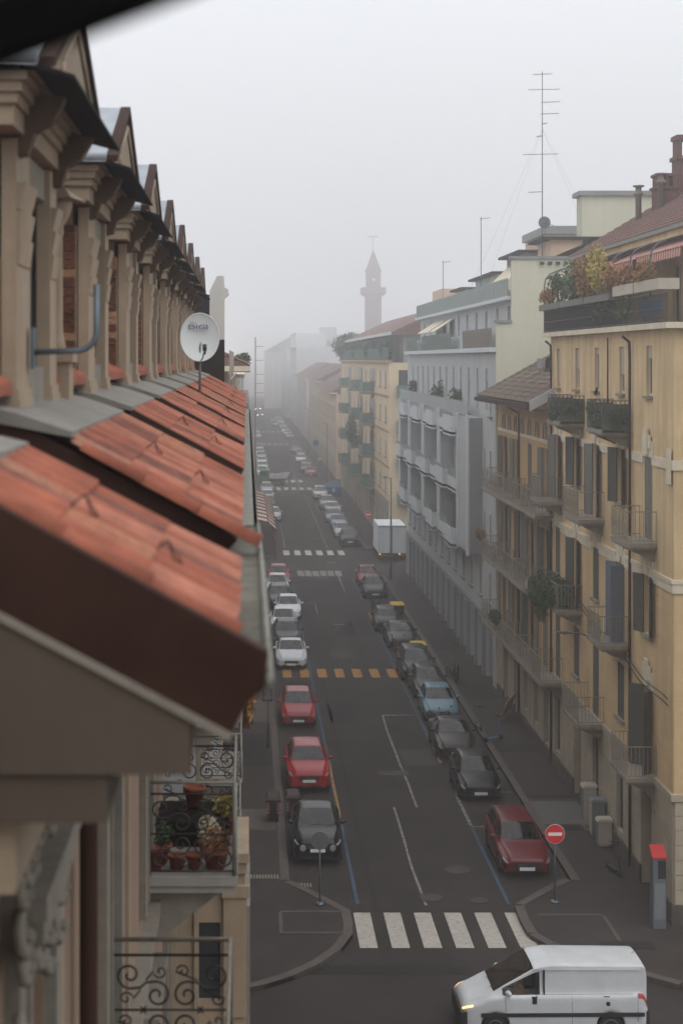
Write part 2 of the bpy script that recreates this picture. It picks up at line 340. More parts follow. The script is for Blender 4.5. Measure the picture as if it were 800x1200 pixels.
def kerbs(parent, path, w=.3, ln=1.0, h=.145):
    """single kerb stones along a polyline; the stone lies to the left of the direction"""
    L = wloc(parent); rnd = random.Random(len(path))
    for (x0,y0),(x1,y1) in zip(path, path[1:]):
        d = hypot(x1-x0, y1-y0); n = max(1, round(d/ln)); a = atan2(y1-y0, x1-x0); ux, uy = cos(a), sin(a)
        for i in range(n):
            t = (i+.5)*d/n
            obj('kerb_stone', unitcube(M['kerb']), parent, (x0+ux*t-uy*w/2-L.x, y0+uy*t+ux*w/2-L.y, h/2+.001+rnd.uniform(0,.006)), (0,0,a), (d/n-.015, w, h))
kerbs(pl, LB[:-1][::-1]); kerbs(pl, [(1.44,54.6),(1.44,131.6)], ln=1.5)
kerbs(pr, RB[:-1]+[], w=-.3); kerbs(pr, [(10.93,54.6),(10.93,131.6)], w=-.3, ln=1.5)
for (x, xs, y0, y1) in ((1.44,.3,149,221),(1.44,.3,237,338),(10.93,-.3,150,221),(10.93,-.3,237,338)):
    q = MB(); q.box(min(x-xs,x), max(x-xs,x), y0, y1, 0, .15); struct('kerb', q, M['kerb'])
def flat(name, pts, m, z=.004, parent=None, zt=.004):
    q = MB(); q.hexa([(x,y,z-.003) for x,y in pts], [(x,y,z+zt) for x,y in pts]); return struct(name, q, m, parent)
def rect(x0,x1,y0,y1): return [(x0,y0),(x1,y0),(x1,y1),(x0,y1)]
def zebra(y0, y1, xs, w, m, lab=None):
    z = empty('zebra_crossing', (xs[0], y0, 0), kind='structure')
    for x in xs: flat('zebra_stripe', rect(x, x+w, y0, y1), m, parent=z)
zebra(48.7, 51.8, [3.4+.965*k for k in range(6)], .54, WH)
zebra(90.1, 92.6, [2.02+.985*k for k in range(7)], .5, YE)
zebra(132.2, 135.6, [4.2+.62*k for k in range(6)], .5, WHF)
zebra(146.4, 150, [3.35+1.0*k for k in range(6)], .56, WH)
zebra(219.5, 224, [3.0+1.05*k for k in range(6)], .6, WH); zebra(233, 238, [4.2+1.1*k for k in range(4)], .6, WH)
zebra(335, 340, [3.2+1.2*k for k in range(5)], .7, WH); zebra(392, 400, [2.5+1.2*k for k in range(6)], .7, WH)
def line(name, x, y0, y1, m, w=.12, wob=0):
    n = max(1, int((y1-y0)/3)) if wob else 1; rr = random.Random(int(x*100)); xs = [x+rr.uniform(-wob, wob) for _ in range(n+1)]
    pts = [(xs[i]-w/2, y0+(y1-y0)*i/n) for i in range(n+1)]; p2 = [(px+w, py) for px, py in pts[::-1]]
    q = MB()
    for (a, b), (c, d) in zip(pts, pts[1:]): q.hexa([(a,b,.001),(a+w,b,.001),(c+w,d,.001),(c,d,.001)], [(a,b,.007),(a+w,b,.007),(c+w,d,.007),(c,d,.007)])
    return struct(name, q, m)
for x, y0, y1, m in ((3.6,52.6,62.3,BL),(3.6,62.6,71.5,YL),(3.6,72,84,BL),(3.6,86,128,BL),(8.5,52.6,61.2,BL),(8.5,61.5,66,WHF),(8.5,71,74,YL),(8.5,75,89,BL),(8.5,93,107,BL),(8.5,107,113,YL),(8.5,119,131,BL),(3.6,152,175,WHF),(8.4,186,199,YL)):
    line('parking_line', x, y0, y1, m)
for x0,x1,y in ((1.6,3.6,62.4),(1.6,3.6,71.7),(8.5,10.8,61.3),(8.5,10.8,66.2)): flat('parking_line', rect(x0,x1,y,y+.1), YL)
line('centre_line', 6.7, 64, 80.5, WHF, .1, .05); flat('centre_line', rect(6.75,8.3,80.5,80.65), WHF)
line('centre_line', 5.78, 52.5, 64, WHF, .09, .06)
line('centre_line', 4.93, 112.5, 117.5, WHF, .1); flat('centre_line', rect(4.0,4.9,117.5,117.7), WHF)
line('centre_line', 7.5, 123, 133, WHF, .1, .06); line('centre_line', 7.55, 152, 212, WHF, .12, .1); line('centre_line', 7.2, 222, 262, WHF, .14, .1)
for x,y in ((5.75,108),(5.8,131),(6.6,160),(6.4,172),(6.3,184),(5.9,196),(7.0,141)): flat('lane_mark', rect(x,x+.75,y,y+.35), WHF)
# manhole covers, road patches and gutter grates
def disc(q, x, y, r, z0, z1, n=20): q.prism([(x+r*cos(2*pi*k/n), y+r*sin(2*pi*k/n)) for k in range(n)], z0, z1)
mhm = mat('manhole_iron', rgb('3a3430'), .8, var=.3, scale=14)
for i, (x, y, r) in enumerate(((6.3,69.3,.42),(6.05,53.3,.38),(7.3,56.2,.45),(7.6,53.0,.3))):
    q = MB(); disc(q, x, y, r, .001, .009)
    if i == 0: q = MB(); q.prism(rect(x-.65,x+.65,y-.35,y+.35), .001, .009)
    struct('manhole_cover', q, mhm)
pm = mat('asphalt_patch', (.013,.0115,.011), .95, var=.2, scale=2, bump=.2); pm2 = mat('asphalt_patch_light', (.042,.036,.033), .95, var=.15, scale=2)
for x0,x1,y0,y1,m_ in ((4.2,4.35,91,131,pm),(4.1,4.24,51.9,89.5,pm),(8.9,9.9,59.4,60,pm),(1.7,8.2,118,119,pm2),(6.9,8.3,70.5,73.6,pm2),(3.9,5.4,79,83.5,pm),(5.0,6.4,95.5,99,pm2),(6.2,8.1,104,109,pm),(2,8.3,128,129,pm),(3.8,4.6,160,175,pm2),(1.7,6.4,46.6,47.3,pm),(5,5.12,150,330,pm),(4.5,7.5,285,300,pm),(6.9,7.0,92.8,131,pm)): flat('road_patch', rect(x0,x1,y0,y1), m_, z=.002, zt=.001)
for x0,x1,y0,y1 in ((11.2,12.6,60.3,61.2),(10.6,12.2,48.2,48.9),(11.0,13.1,65,65.3),(11.1,13.1,84,88),(11.2,13.1,98,104),(-.2,1.1,70,76),(11.1,13.1,72.5,74)): flat('pavement_patch', rect(x0,x1,y0,y1), pm, z=.132, zt=.003)
for x0,x1,y0,y1 in ((1.05,3.1,51.5,51.62),(1.0,1.12,49.6,51.5),(1.1,3.1,49.6,49.72),(9.2,11.2,51.2,51.32),(11.2,11.32,48.9,51.2)): flat('kerb_strip', rect(x0,x1,y0,y1), M['kerb'], z=.133, zt=.006)
for x0,x1,y in ((-.9,1.1,54.8),(1.6,2.2,54.3)):
    z0 = .133 if x1 < 1.4 else .003
    g = empty('drain_grate', (x0,y,z0), kind='structure')
    n = int((x1-x0)/.1)
    for k in range(n): obj('grate_bar', unitcube(M['irongrey']), g, (.05+k*.1, .2, .006), scale=(.05,.4,.014))
flat('pavement_patch', rect(-.2,1.1,60.5,63.3), M['kerb'], z=.132, zt=.003); flat('pavement_patch', rect(-.2,1.1,78.5,83.5), M['kerb'], z=.132, zt=.003)
flat('pavement_patch', rect(11.2,13.1,60.4,64.4), mat('pavement_slab', (.09,.085,.08), .9, var=.15), z=.1315, zt=.002)

# ------------------------------------------------------------------ facade parts (templates)
TC = {}
def shutter_me(w, h, m, slat=.075):
    k = ('sh', round(w,2), round(h,2), m.name)
    if k in TC: return TC[k]
    q = MB(); t = .035
    q.box(.04,w-.04,t*.35,t*.6,.04,h-.04)
    for a,b,c,d in ((0,.05,0,h),(w-.05,w,0,h),(.05,w-.05,0,.07),(.05,w-.05,h-.07,h),(.05,w-.05,h*.45,h*.45+.06)): q.box(a,b,0,t,c,d)
    z = .09
    while z < h-.09: q.hexa([(.05,.002,z),(w-.05,.002,z),(w-.05,t-.004,z-.02),(.05,t-.004,z-.02)], [(.05,.002,z+.014),(w-.05,.002,z+.014),(w-.05,t-.004,z-.006),(.05,t-.004,z-.006)]); z += slat
    TC[k] = q.mesh('shutter', m); return TC[k]
def window(w, h, style='open', m=None, surround=False, door=False, blind=.0, simple=False, fm=None, recess=.11, sill=True, ang=24):
    """local: x along the wall (centred), y outward from the wall face, z up from the sill"""
    m = m or M['shut']; fm = fm or M['frame']
    k = ('win', w, h, style, m.name, surround, door, blind, simple, fm.name, recess, sill, ang)
    if k in TC: return TC[k]
    q = MB(); y0, y1 = -recess-.05, -recess
    for a,b,c,d in ((-w/2,-w/2+.06,0,h),(w/2-.06,w/2,0,h),(-w/2+.06,w/2-.06,h-.07,h),(-w/2+.06,w/2-.06,0,.07 if not door else .5)): q.box(a,b,y0,y1,c,d)
    kids = []
    if w > .7: q.box(-.035,.035,y0,y1,.06,h-.06)
    fr_ = q.mesh('window', fm)
    if style != 'closed':
        for a,b in (((-w/2+.06,-.035),(.035,w/2-.06)) if w > .7 else ((-w/2+.06,w/2-.06),)):
            kids.append(T('pane', bx(a,b,y0+.015,y0+.03,.07 if not door else .5,h-.07, m=M['glass'])))
    kids.append(T('curtain', bx(-w/2,w/2,y0-.06,y0-.05,0,h, m=mat('curtain_grey', rgb('57534e'), .9, var=.3, scale=5))))
    if blind > 0:
        kids.append(T('roller_blind', bx(-w/2+.01,w/2-.01,y1+.02,y1+.045,h*(1-blind),h-.01, m=M['blind'])))
    sw = w/2+.02
    if style == 'open' and not simple:
        s_ = shutter_me(sw, h, m)
        kids.append(T('shutter', s_, loc=(-w/2-.01,.03,0), rot=(0,0,radians(180-ang)))); kids.append(T('shutter', s_, loc=(w/2+.01,.03,0), rot=(0,0,radians(ang))))
    if style == 'half':
        s_ = shutter_me(sw, h, m)
        kids.append(T('shutter', s_, loc=(-w/2,.01,0), rot=(0,0,radians(100)))); kids.append(T('shutter', s_, loc=(w/2,.03,0), rot=(0,0,radians(35))))
    if style == 'closed':
        s_ = shutter_me(w/2-.005, h, m); kids.append(T('shutter', s_, loc=(-w/2,-.03,0))); kids.append(T('shutter', s_, loc=(.003,-.03,0)))
    if sill and not door: kids.append(T('sill', bx(-w/2-.12,w/2+.12,-.15,.12,-.1,-.003, m=M['balc'])))
    if surround:
        q = MB(); q.box(-w/2-.22,w/2+.22,.0,.05,h+.02,h+.55); q.box(-w/2-.02,w/2+.02,.05,.09,h+.3,h+.75); q.box(-.22,.22,.05,.12,h+.1,h+.95)
        kids.append(T('window_head', q.mesh('window_head', M['band'])))
    TC[k] = T('window', fr_, kids); return TC[k]
def rail(q, x0, x1, y, z0, z1, step=.12, r=.012):
    n = max(2, round(abs(x1-x0)/step))
    for i in range(n+1):
        x = x0+(x1-x0)*i/n; q.box(x-r,x+r,y-r,y+r,z0,z1)
def balcony(w, d, m=None, rm=None, style='bars', single=True, fill=None, slabm=None, curved=True):
    """local: x along wall centred, y outward, z up from the floor"""
    rm = rm or M['irongrey']; k = ('bal', w, d, rm.name, style, single, fill.name if fill else '', slabm.name if slabm else '')
    if k in TC: return TC[k]
    sm_ = slabm or M['balc']; h = 1.0; q = MB(); q.box(-w/2,w/2,0,d,-.14,0); q.box(-w/2+.06,w/2-.06,0,d-.08,-.22,-.14)
    kids = []
    if curved:
        for sx in (-w/2+.3, w/2-.55):
            q.hexa([(sx,0,-.22),(sx,d-.2,-.22),(sx,d-.35,-.34),(sx,.25,-.5),(sx,0,-.62)], [(sx+.25,0,-.22),(sx+.25,d-.2,-.22),(sx+.25,d-.35,-.34),(sx+.25,.25,-.5),(sx+.25,0,-.62)])
    slab = q.mesh('balcony', sm_)
    hr = MB()
    for z in (.06, h): 
        hr.box(-w/2+.02,w/2-.02,d-.05,d-.02,z,z+.03); hr.box(-w/2+.02,-w/2+.05,0,d-.05,z,z+.03); hr.box(w/2-.05,w/2-.02,0,d-.05,z,z+.03)
    if fill:
        pn = [T('panel', bx(-w/2+.02,w/2-.02,d-.045,d-.025,.1,h-.04, m=fill)), T('panel', bx(-w/2+.03,-w/2+.05,.02,d-.05,.1,h-.04, m=fill)), T('panel', bx(w/2-.05,w/2-.03,.02,d-.05,.1,h-.04, m=fill))]
        kids += pn; hk = []
    else:
        if single:
            TC.setdefault(('bar', rm.name), bx(-.008,.008,-.008,.008,.06,h, m=rm)); bm_ = TC[('bar', rm.name)]; n = round(w/.14); hk = []
            for i in range(n+1): hk.append(T('railing_bar', bm_, loc=(-w/2+.035+(w-.07)*i/n, d-.035, 0)))
            n = round(d/.14)
            for i in range(n):
                for s_ in (-1,1): hk.append(T('railing_bar', bm_, loc=(s_*(w/2-.035), .03+i*(d-.06)/n, 0)))
        else:
            rail(hr, -w/2+.035, w/2-.035, d-.035, .06, h, .3, .008)
            n = round(d/.16)
            for i in range(n):
                for s_ in (-1,1): x = s_*(w/2-.035); y = .03+i*(d-.06)/n; hr.box(x-.012,x+.012,y-.012,y+.012,.06,h)
            hk = []
        if style == 'scroll':
            nsc = round(w/(.42 if single else .75))
            for i in range(nsc):
                cx = -w/2+w/nsc/2+i*(w/nsc); hr.tube([(cx+.15*cos(a), d-.035, .5+.2*sin(a)) for a in np.linspace(0,2*pi,13)[:-1]], .009, 4, True); hr.tube([(cx+.07*cos(a), d-.035, .5+.38*sin(a)) for a in np.linspace(0,2*pi,13)[:-1]], .008, 4, True)
    kids = [T('railing', hr.mesh('railing', rm), kids)]
    TC[k] = T('balcony', slab, kids+hk); return TC[k]
RIGHT, LEFT, END = (0,0,pi/2), (0,0,-pi/2), (0,0,pi)
def put(t, parent, p, rot=RIGHT, override=None):
    L = wloc(parent); return place(t, parent, (p[0]-L.x, p[1]-L.y, p[2]-L.z), rot, override)
def pipe(parent, pts, r=.05, m=None, name='downpipe'):
    q = MB(); q.tube(pts, r, 8); return world(name, q, m or M['brown'], parent)
def tiledroof(parent, prof, y0, y1, per=.25, rows=.38, m=None, name='roof_tiles'):
    """ribbed and stepped tile field; prof=((x_eave,z_eave),(x_ridge,z_ridge)), courses stepped"""
    (xe,ze),(xr,zr) = prof; ln = hypot(xr-xe, zr-ze); nr = max(1, int(ln/rows)); nu = int((y1-y0)/per*4); q = MB(); nx, nz = -(zr-ze)/ln*(1 if xr > xe else -1), abs(xr-xe)/ln
    for i in range(nr):
        pts = []
        for (t, off) in ((i/nr, .045), ((i+1)/nr, .0)):
            for off2 in (0,): pts.append([q.pt((xe+(xr-xe)*t+nx*(off+[0,.03,.05,.03][j % 4]), y0+(y1-y0)*j/nu, ze+(zr-ze)*t+nz*(off+[0,.03,.05,.03][j % 4]))) for j in range(nu+1)])
        lo = [q.pt((xe+(xr-xe)*i/nr, y0+(y1-y0)*j/nu, ze+(zr-ze)*i/nr)) for j in range(nu+1)]
        for j in range(nu): q.face((pts[0][j], pts[0][j+1], pts[1][j+1], pts[1][j])); q.face((lo[j], lo[j+1], pts[0][j+1], pts[0][j]))
    q.box(min(xe,xr), max(xe,xr), y0, y0+.01, min(ze,zr)-.3, min(ze,zr)-.25)
    return world(name, q, m or M['oldtile'], parent, kind='stuff')

# ------------------------------------------------------------------ right: cream corner house
XF = 13.25; F = FR(XF)
b1 = empty('apartment_house', (XF,60,0), 'ochre corner apartment house with awnings and overgrown roof terrace on top', 'building')
C5 = [53.5, 57.4, 61.5, 65.1, 69.0]
ops = []; wins = []
def op(c, w_, z, h_, *a, **k): ops.append((c-w_/2, c+w_/2, z, z+h_)); wins.append((c, w_, z, h_, a, k))
FL1, FL2, FL3, FL4 = 4.15, 7.75, 11.75, 15.3
for i, c in enumerate(C5[:]):   # top floor
    op(c-.1, .78, 16.5, 1.65, 'none', None, blind=(.25,.6,.15,.5,.9)[i], simple=True)
A_, D_, W_ = 'door', 'door', 'win'
def bay(c, z, door, style, m, surround=True, w_=1.0, ang=24):
    if door: op(c, w_, z+.02, 2.7, style, m, door=True, surround=surround, ang=ang)
    else: op(c, w_, z+.85, 1.95, style, m, surround=surround, ang=ang)
for i, (door, style) in enumerate(((1,'closed'),(0,'open'),(1,'open'),(0,'open'),(1,'open'))): bay(C5[i], FL3, door, style, (M['shut'],M['shutd'])[i % 2])
for i, (door, style) in enumerate(((0,'open'),(1,'half'),(0,'closed'),(1,'open'),(0,'closed'))): bay(C5[i], FL2, door, style, (M['shutd'],M['shutb'],M['shutd'],M['shutd'],M['shutd'])[i])
for i, (door, style) in enumerate(((1,'open'),(0,'closed'),(1,'closed'),(0,'closed'),(1,'closed'))): bay(C5[i], FL1, door, style, M['shutd'], surround=True, ang=48 if i == 0 else 20)
g_ops = [(53.0,54.4,.1,3.3),(57.0,58.0,.95,3.35),(61.0,62.0,.95,3.35),(64.2,65.6,.1,3.45),(68.4,69.6,.95,3.3)]
q = MB(F); wallgrid(q, 50.35, 70.7, 4.1, 18.66, -.4, 0, ops); world('wall', q, M['ochre'], b1)
q = MB(F); wallgrid(q, 50.36, 70.7, 0, 4.1, -.4, -.002, g_ops); world('ground_floor_wall', q, M['block'], b1)
q = MB(); q.box(XF+.4,26,50.35,70.7,0,18.66); world('wall', q, M['ochre'], b1)
for c, w_, z, h_, a, k in wins:
    t = window(w_, h_, a[0], a[1], **k); put(t, b1, (XF, c, z))
for a_, b_, c_, d_ in g_ops: q = MB(F); q.box(a_, b_, -.36, -.3, c_, d_); world('ground_floor_glazing', q, M['glass'], b1)
q = MB(F); q.box(64.22,64.88,-.28,-.22,.14,3.4); q.box(64.92,65.58,-.28,-.22,.14,3.4); world('door', q, M['door'], b1)
for a_, b_, c_, d_ in g_ops[1:3]+g_ops[4:]:
    g = MB(F); n = 6
    for i in range(n): u = a_+.08+(b_-a_-.16)*i/(n-1); g.box(u-.012,u+.012,-.12,-.1,c_+.02,d_-.02)
    for zz in (c_+.3, d_-.3): g.box(a_+.02,b_-.02,-.13,-.11,zz,zz+.03)
    world('window_grille', g, M['iron'], b1)
courses(b1, F, M['block'], 'stone_block', 50.4, 70.68, .75, 3.95, .46, 1.25, g_ops, .035)
q = MB(F); wallgrid(q, 50.36, 70.69, 0, .74, 0, .09, [o for o in g_ops if o[2] < .5]); world('plinth', q, M['plinth'], b1)
courses(b1, F, M['ochre_course'], 'stucco_course', 50.4, 70.68, 4.22, 10.35, .42, 9, ops, .012, gap=.03)
E1 = FE(50.35)
courses(b1, E1, M['block'], 'stone_block', XF+.03, 15.5, .75, 3.95, .46, 1.1, [], .035); courses(b1, E1, M['ochre_course'], 'stucco_course', XF+.02, 15.5, 4.22, 10.35, .42, 1.1, [], .012, gap=.03)
q = MB(); q.box(XF-.09,26,50.26,50.35,0,.74); world('plinth', q, M['plinth'], b1)
def ring(z0, z1, w_, m, name='string_course', cut=()):
    q = MB(F); wallgrid(q, 50.35-w_, 70.72, z0, z1, .0, w_, list(cut)); world(name, q, m, b1); q = MB(E1); q.box(XF, 26, 0, w_, z0, z1); world(name, q, m, b1)
ring(3.97, 4.18, .1, M['block']); ring(10.42, 10.72, .055, M['band'], cut=[(c-.62,c+.62,10,11) for c in C5]); ring(10.72, 10.84, .09, M['band'], cut=[(c-.62,c+.62,10,11) for c in C5])
ring(14.25, 14.55, .055, M['band'], cut=[(c-.62,c+.62,14,15) for c in C5])
q = MB(F)
for z0, z1 in ((12.9,14.0),): q.box(50.42,50.95,.055,.085,z0+.9,z1+.9)
world('corner_ornament', q, M['band'], b1)
for i, z in ((0,FL3),(2,FL3),(4,FL3),(1,FL2),(3,FL2),(0,FL1),(2,FL1),(4,FL1)):
    put(balcony(2.3 if i != 2 else 2.9, 1.0, style='scroll' if z > 5 else 'bars'), b1, (XF, C5[i], z), RIGHT)
# two top balconies wrapped in artificial ivy
for c in (C5[1]-.1, C5[3]-.2):
    bb = put(balcony(2.6, 1.0, rm=M['iron'], single=False), b1, (XF, c, 15.25))
    q = MB()
    q.leaves(1500, (0,1.0,.45), (1.38,.09,.62), .06); q.leaves(500, (-1.3,.5,.45), (.08,.55,.6), .06); q.leaves(500, (1.3,.5,.45), (.08,.55,.6), .06)
    q.box(-1.28,1.28,.93,.96,-.1,.9); q.box(-1.3,-1.27,0,.95,-.1,.9); q.box(1.27,1.3,0,.95,-.1,.9)
    obj('ivy_screen', q.mesh('ivy_screen', M['ivy']), bb, kind='stuff')
for y in (70.1, 55.7):
    pipe(b1, [(XF-.35,y,18.5),(XF-.12,y,18.3),(XF-.1,y,17.9),(XF-.1,y,4.3),(XF-.1,y,.3)])
pipe(b1, [(XF-.08,59.2,18.5),(XF-.08,59.2,14.9)], .03)
# cables sagging along the facade
for z in (7.1, 6.9): pipe(b1, [(XF-.12,50.6+t*20,z+1.6*t-.25*sin(pi*t*3)**2) for t in np.linspace(0,1,25)], .018, M['black'], 'cable')
# roof terrace
q = MB(F); q.box(50.0,71.0,-.6,.32,18.67,18.86); world('terrace_slab', q, M['band'], b1)
q = MB(); q.box(XF+.6,26,50.0,71.0,18.661,18.86); world('terrace_slab', q, M['terr'], b1)
q = MB(F)
for z in (18.9,19.3,19.75): q.box(50.1,70.9,.24,.27,z,z+.035)
rail(q, 50.1, 70.9, .255, 18.86, 19.8, .11, .009); world('terrace_railing', q, M['iron'], b1)
q = MB(F); q.box(56.5,70.85,.2,.232,18.92,19.72); world('netting', q, mat('dark_green_net', (.028,.034,.03), .9, var=.3, scale=4), b1)
q = MB(F); q.box(51.0,53.9,.18,.22,19.1,19.6); world('tarpaulin', q, mat('blue_tarp', rgb('3f7fa8'), .6, var=.1), b1)
for (a_, b_) in ((66.3,70.8),(61.5,66.2),(57.2,61.4)):
    q = MB(F); q.box(a_, b_, .1, .5, 19.8, 20.05); p_ = world('planter', q, M['olive'], b1)
for (a_, b_) in ((54.0,57.0),(50.6,53.8)):
    q = MB(F); q.box(a_, b_, -.25, .4, 19.9, 20.25); p_ = world('planter', q, M['cabc'], b1)
def bush(name, c, rad, n, size, m, lab, parent=None, cat='plant', group=None, kind=None):
    q = MB(); q.leaves(n, c, rad, size)
    rr = random.Random(int(c[1]*10))
    for _ in range(7): q.tube([(c[0]+rr.uniform(-.1,.1), c[1]+rr.uniform(-.3,.3), c[2]-rad[2]), (c[0]+rr.uniform(-.7,.7)*rad[0], c[1]+rr.uniform(-.7,.7)*rad[1], c[2]+rad[2]*.6)], .012, 4)
    if parent: return world(name, q, m, parent)
    o = world(name, q, m); return tagp(o, lab, cat, group)
for y, z, rx, ry, rz, m, lab in (
    (69.7,20.35,.5,1.2,.45,'leafo','dry brown trailing plant at the far end of the terrace planter'),
    (67.2,20.7,.5,1.0,.8,'leafd','dark green shrub in the terrace planter beside a dry brown one'),
    (64.6,20.8,.55,1.3,1.0,'leafg','tall grey green terrace shrub under the striped awning'),
    (62.0,20.95,.55,1.1,1.1,'leafo','orange autumn shrub in the middle of the roof terrace'),
    (60.2,21.1,.4,.5,1.0,'leafy','bright yellow leaved shrub on the roof terrace'),
    (57.6,20.6,.5,1.1,.5,'leafo','low rusty autumn plant beside the pale planter on the terrace'),
    (55.6,20.55,.4,.9,.5,'leafo','thin reddish plant in the pale planter under the near awning'),
    (53.0,20.55,.35,.7,.45,'leafo','sparse autumn plant in the terrace planter nearest the camera'),
    (59.5,19.5,.3,1.6,.6,'leafd','climbing plant hanging through the terrace railing'),
    (56.0,19.4,.25,1.1,.45,'leafg','pale green plant behind the terrace railing near the blue tarpaulin')):
    bush('terrace_plant', (XF-.25,y,z), (rx,ry,rz), int(420*ry*(.6+rz)), .085, M[m], lab, group='plants on the roof terrace')
# penthouse
XP = 15.3; FP = FR(XP)
pops = [(53.2,54.2,19.6,21.1),(57.2,58.3,18.9,21.1),(62.0,63.2,18.9,21.1),(66.6,67.6,19.6,21.1)]
q = MB(FP); wallgrid(q, 50.36, 70.2, 18.86, 22.2, -.3, 0, pops); q.box(50.36,70.2,-9,-.3,18.86,22.2); world('penthouse_wall', q, M['ochre'], b1)
for a_, b_, c_, d_ in pops: put(window(round(b_-a_,2), round(d_-c_,2), 'none', None, sill=False), b1, (XP, (a_+b_)/2, c_))
q = MB(); q.hexa([(XP-1.9,70.25,18.86),(XP,70.25,18.86),(XP,70.25,21.9),(XP-.9,70.25,21.6)], [(XP-1.9,70.15,18.86),(XP,70.15,18.86),(XP,70.15,21.9),(XP-.9,70.15,21.6)]); world('windbreak', q, M['brickt'], b1)
q = MB(); q.hexa([(14.15,50.3,21.78),(14.15,50.3,22.1),(24,50.3,28.0),(24,50.3,27.6)], [(14.15,70.75,21.78),(14.15,70.75,22.1),(24,70.75,28.0),(24,70.75,27.6)]); world('roof_edge', q, M['ochre'], b1)
q = MB(); q.box(14.0,14.14,50.2,70.8,22.0,22.14); world('roof_gutter', q, M['gutter'], b1)
tiledroof(b1, ((14.1,22.14),(24,28.1)), 50.2, 70.85)
for k, (x, y, h_) in enumerate(((16.3,67.5,1.5),(16.9,66.2,1.5),(17.4,64,1.6))):
    z = 22.1+(x-14.15)*.6; q = MB(); q.lathe([(.13,z-.2),(.13,z+h_*.75),(.2,z+h_*.78),(.2,z+h_*.84),(.13,z+h_*.86),(.13,z+h_)], (x,y,0), 10); q.lathe([(.24,z+h_),(.24,z+h_+.06)], (x,y,0), 10)
    world('flue_pipe', q, M['stone'], b1)
for (x,y,w_,h_) in ((18.6,68,1.3,2.3),(17.2,66.8,.8,1.4)):
    z = 22.1+(x-14.15)*.6; ch = empty('chimney', (x-XF,y-60,z)); ch.parent = b1
    obj('stack', bx(-w_/2,w_/2,-.5,.5,-.6,h_*.55, m=M['brickt']), ch); obj('stack_cap', bx(-w_/2-.08,w_/2+.08,-.58,.58,h_*.55,h_*.62, m=M['brickt']), ch)
    q = MB()
    for sx in np.linspace(-w_/2+.1, w_/2-.1, 3): q.box(sx-.08,sx+.08,-.45,.45,h_*.62,h_*.92)
    q.box(-w_/2-.05,w_/2+.05,-.5,.5,h_*.92,h_); obj('stack_hood', q.mesh('stack_hood', M['brickt']), ch)
# awnings over the terrace and the hoops that carry them
for i, (a_, b_, dz, lab) in enumerate(((66.4,70.0,0,'red and white striped awning farthest along the roof terrace'),(62.6,66.0,.05,'red and white striped awning, second from the far end of the terrace'),(57.0,61.0,.1,'red striped awning with fringed edge over the middle of the terrace'),(50.6,56.4,.2,'red striped awning nearest the camera over the terrace'))):
    q = MB(); x0, z0, x1, z1 = XP-.02, 22.0, XP-1.75, 21.15+dz*.4
    q.hexa([(x0,a_,z0),(x0,b_,z0),(x1,b_,z1),(x1,a_,z1)], [(x0,a_,z0+.02),(x0,b_,z0+.02),(x1,b_,z1+.02),(x1,a_,z1+.02)])
    n = 12
    for j in range(n): ya = a_+(b_-a_)*j/n; yb = a_+(b_-a_)*(j+1)/n; q.poly([(x1,ya,z1),(x1,yb,z1),(x1-.02,yb,z1-.26),(x1-.02,(ya+yb)/2,z1-.32),(x1-.02,ya,z1-.26)])
    q.tube([(x1,a_,z1+.01),(x1,b_,z1+.01)], .03, 6)
    tagp(world('awning', q, AWN), lab, 'awning', 'striped awnings on the roof terrace')
for y in (70.7,68.9,66.2,63.4,60.6,57.8,55,52.2):
    q = MB(); q.tube([(XF-.28,y,19.7),(XF-.28,y,20.9),(XF-.22,y,21.2),(XF-.05,y,21.42),(XF+.4,y,21.62),(XP,y,22.0)], .03, 6); world('awning_hoop', q, M['pole'], b1)

# ------------------------------------------------------------------ right: orange three-storey house with arched frieze
b2 = empty('orange_house', (XF,78,0), 'narrow orange house with long iron balconies and brown tiled roof', 'building')
C4 = [72.6, 76.6, 80.6, 84.2]; L2_ = [3.95, 7.35, 10.95]
ops = []; wins = []
for fi, z in enumerate(L2_):
    for i, c in enumerate(C4): op(c, 1.05, z+.02, 2.75, 'open' if (i+fi) % 3 else 'closed', (M['shut'],M['shutd'])[(i+fi) % 2], door=True, ang=12)
g2 = [(71.6,72.8,.5,3.2),(74.2,75.3,.9,3.2),(77.0,78.1,.9,3.2),(79.6,80.8,.1,3.2),(82.8,84.2,.1,3.2)]
XB2 = XF+.12; F2 = FR(XB2)
q = MB(F2); wallgrid(q, 70.73, 86.2, 3.7, 15.5, -.4, 0, ops); q.box(70.73,86.2,-9,-.4,0,15.5); world('wall', q, M['orange'], b2)
q = MB(F2); wallgrid(q, 70.74, 86.2, 0, 3.7, -.4, -.002, g2); world('ground_floor_wall', q, M['block'], b2)
for c, w_, z, h_, a, k in wins: put(window(w_, h_, a[0], a[1], **k), b2, (XB2, c, z))
for o in g2: q = MB(F2); q.box(o[0], o[1], -.36, -.3, o[2], o[3]); world('shop_glazing', q, M['glass'], b2)
courses(b2, F2, M['block'], 'stone_block', 70.75, 86.15, .5, 3.7, .53, 1.6, g2, .05)
q = MB(F2); wallgrid(q, 70.75, 86.15, 0, .5, 0, .1, [o for o in g2 if o[2] < .4]); world('plinth', q, M['plinth'], b2)
for c in (70.9,74.6,78.6,82.4,85.7):
    for z0 in (4.0, 7.4):
        q = MB(F2); q.box(c-.35,c+.35,0,.05,z0,z0+2.6); q.hexa([(c-.35,0,z0+2.6),(c+.35,0,z0+2.6),(c+.62,0,z0+3.3),(c-.62,0,z0+3.3)], [(c-.35,.05,z0+2.6),(c+.35,.05,z0+2.6),(c+.62,.05,z0+3.3),(c-.62,.05,z0+3.3)]); world('painted_pilaster', q, M['shut'], b2)
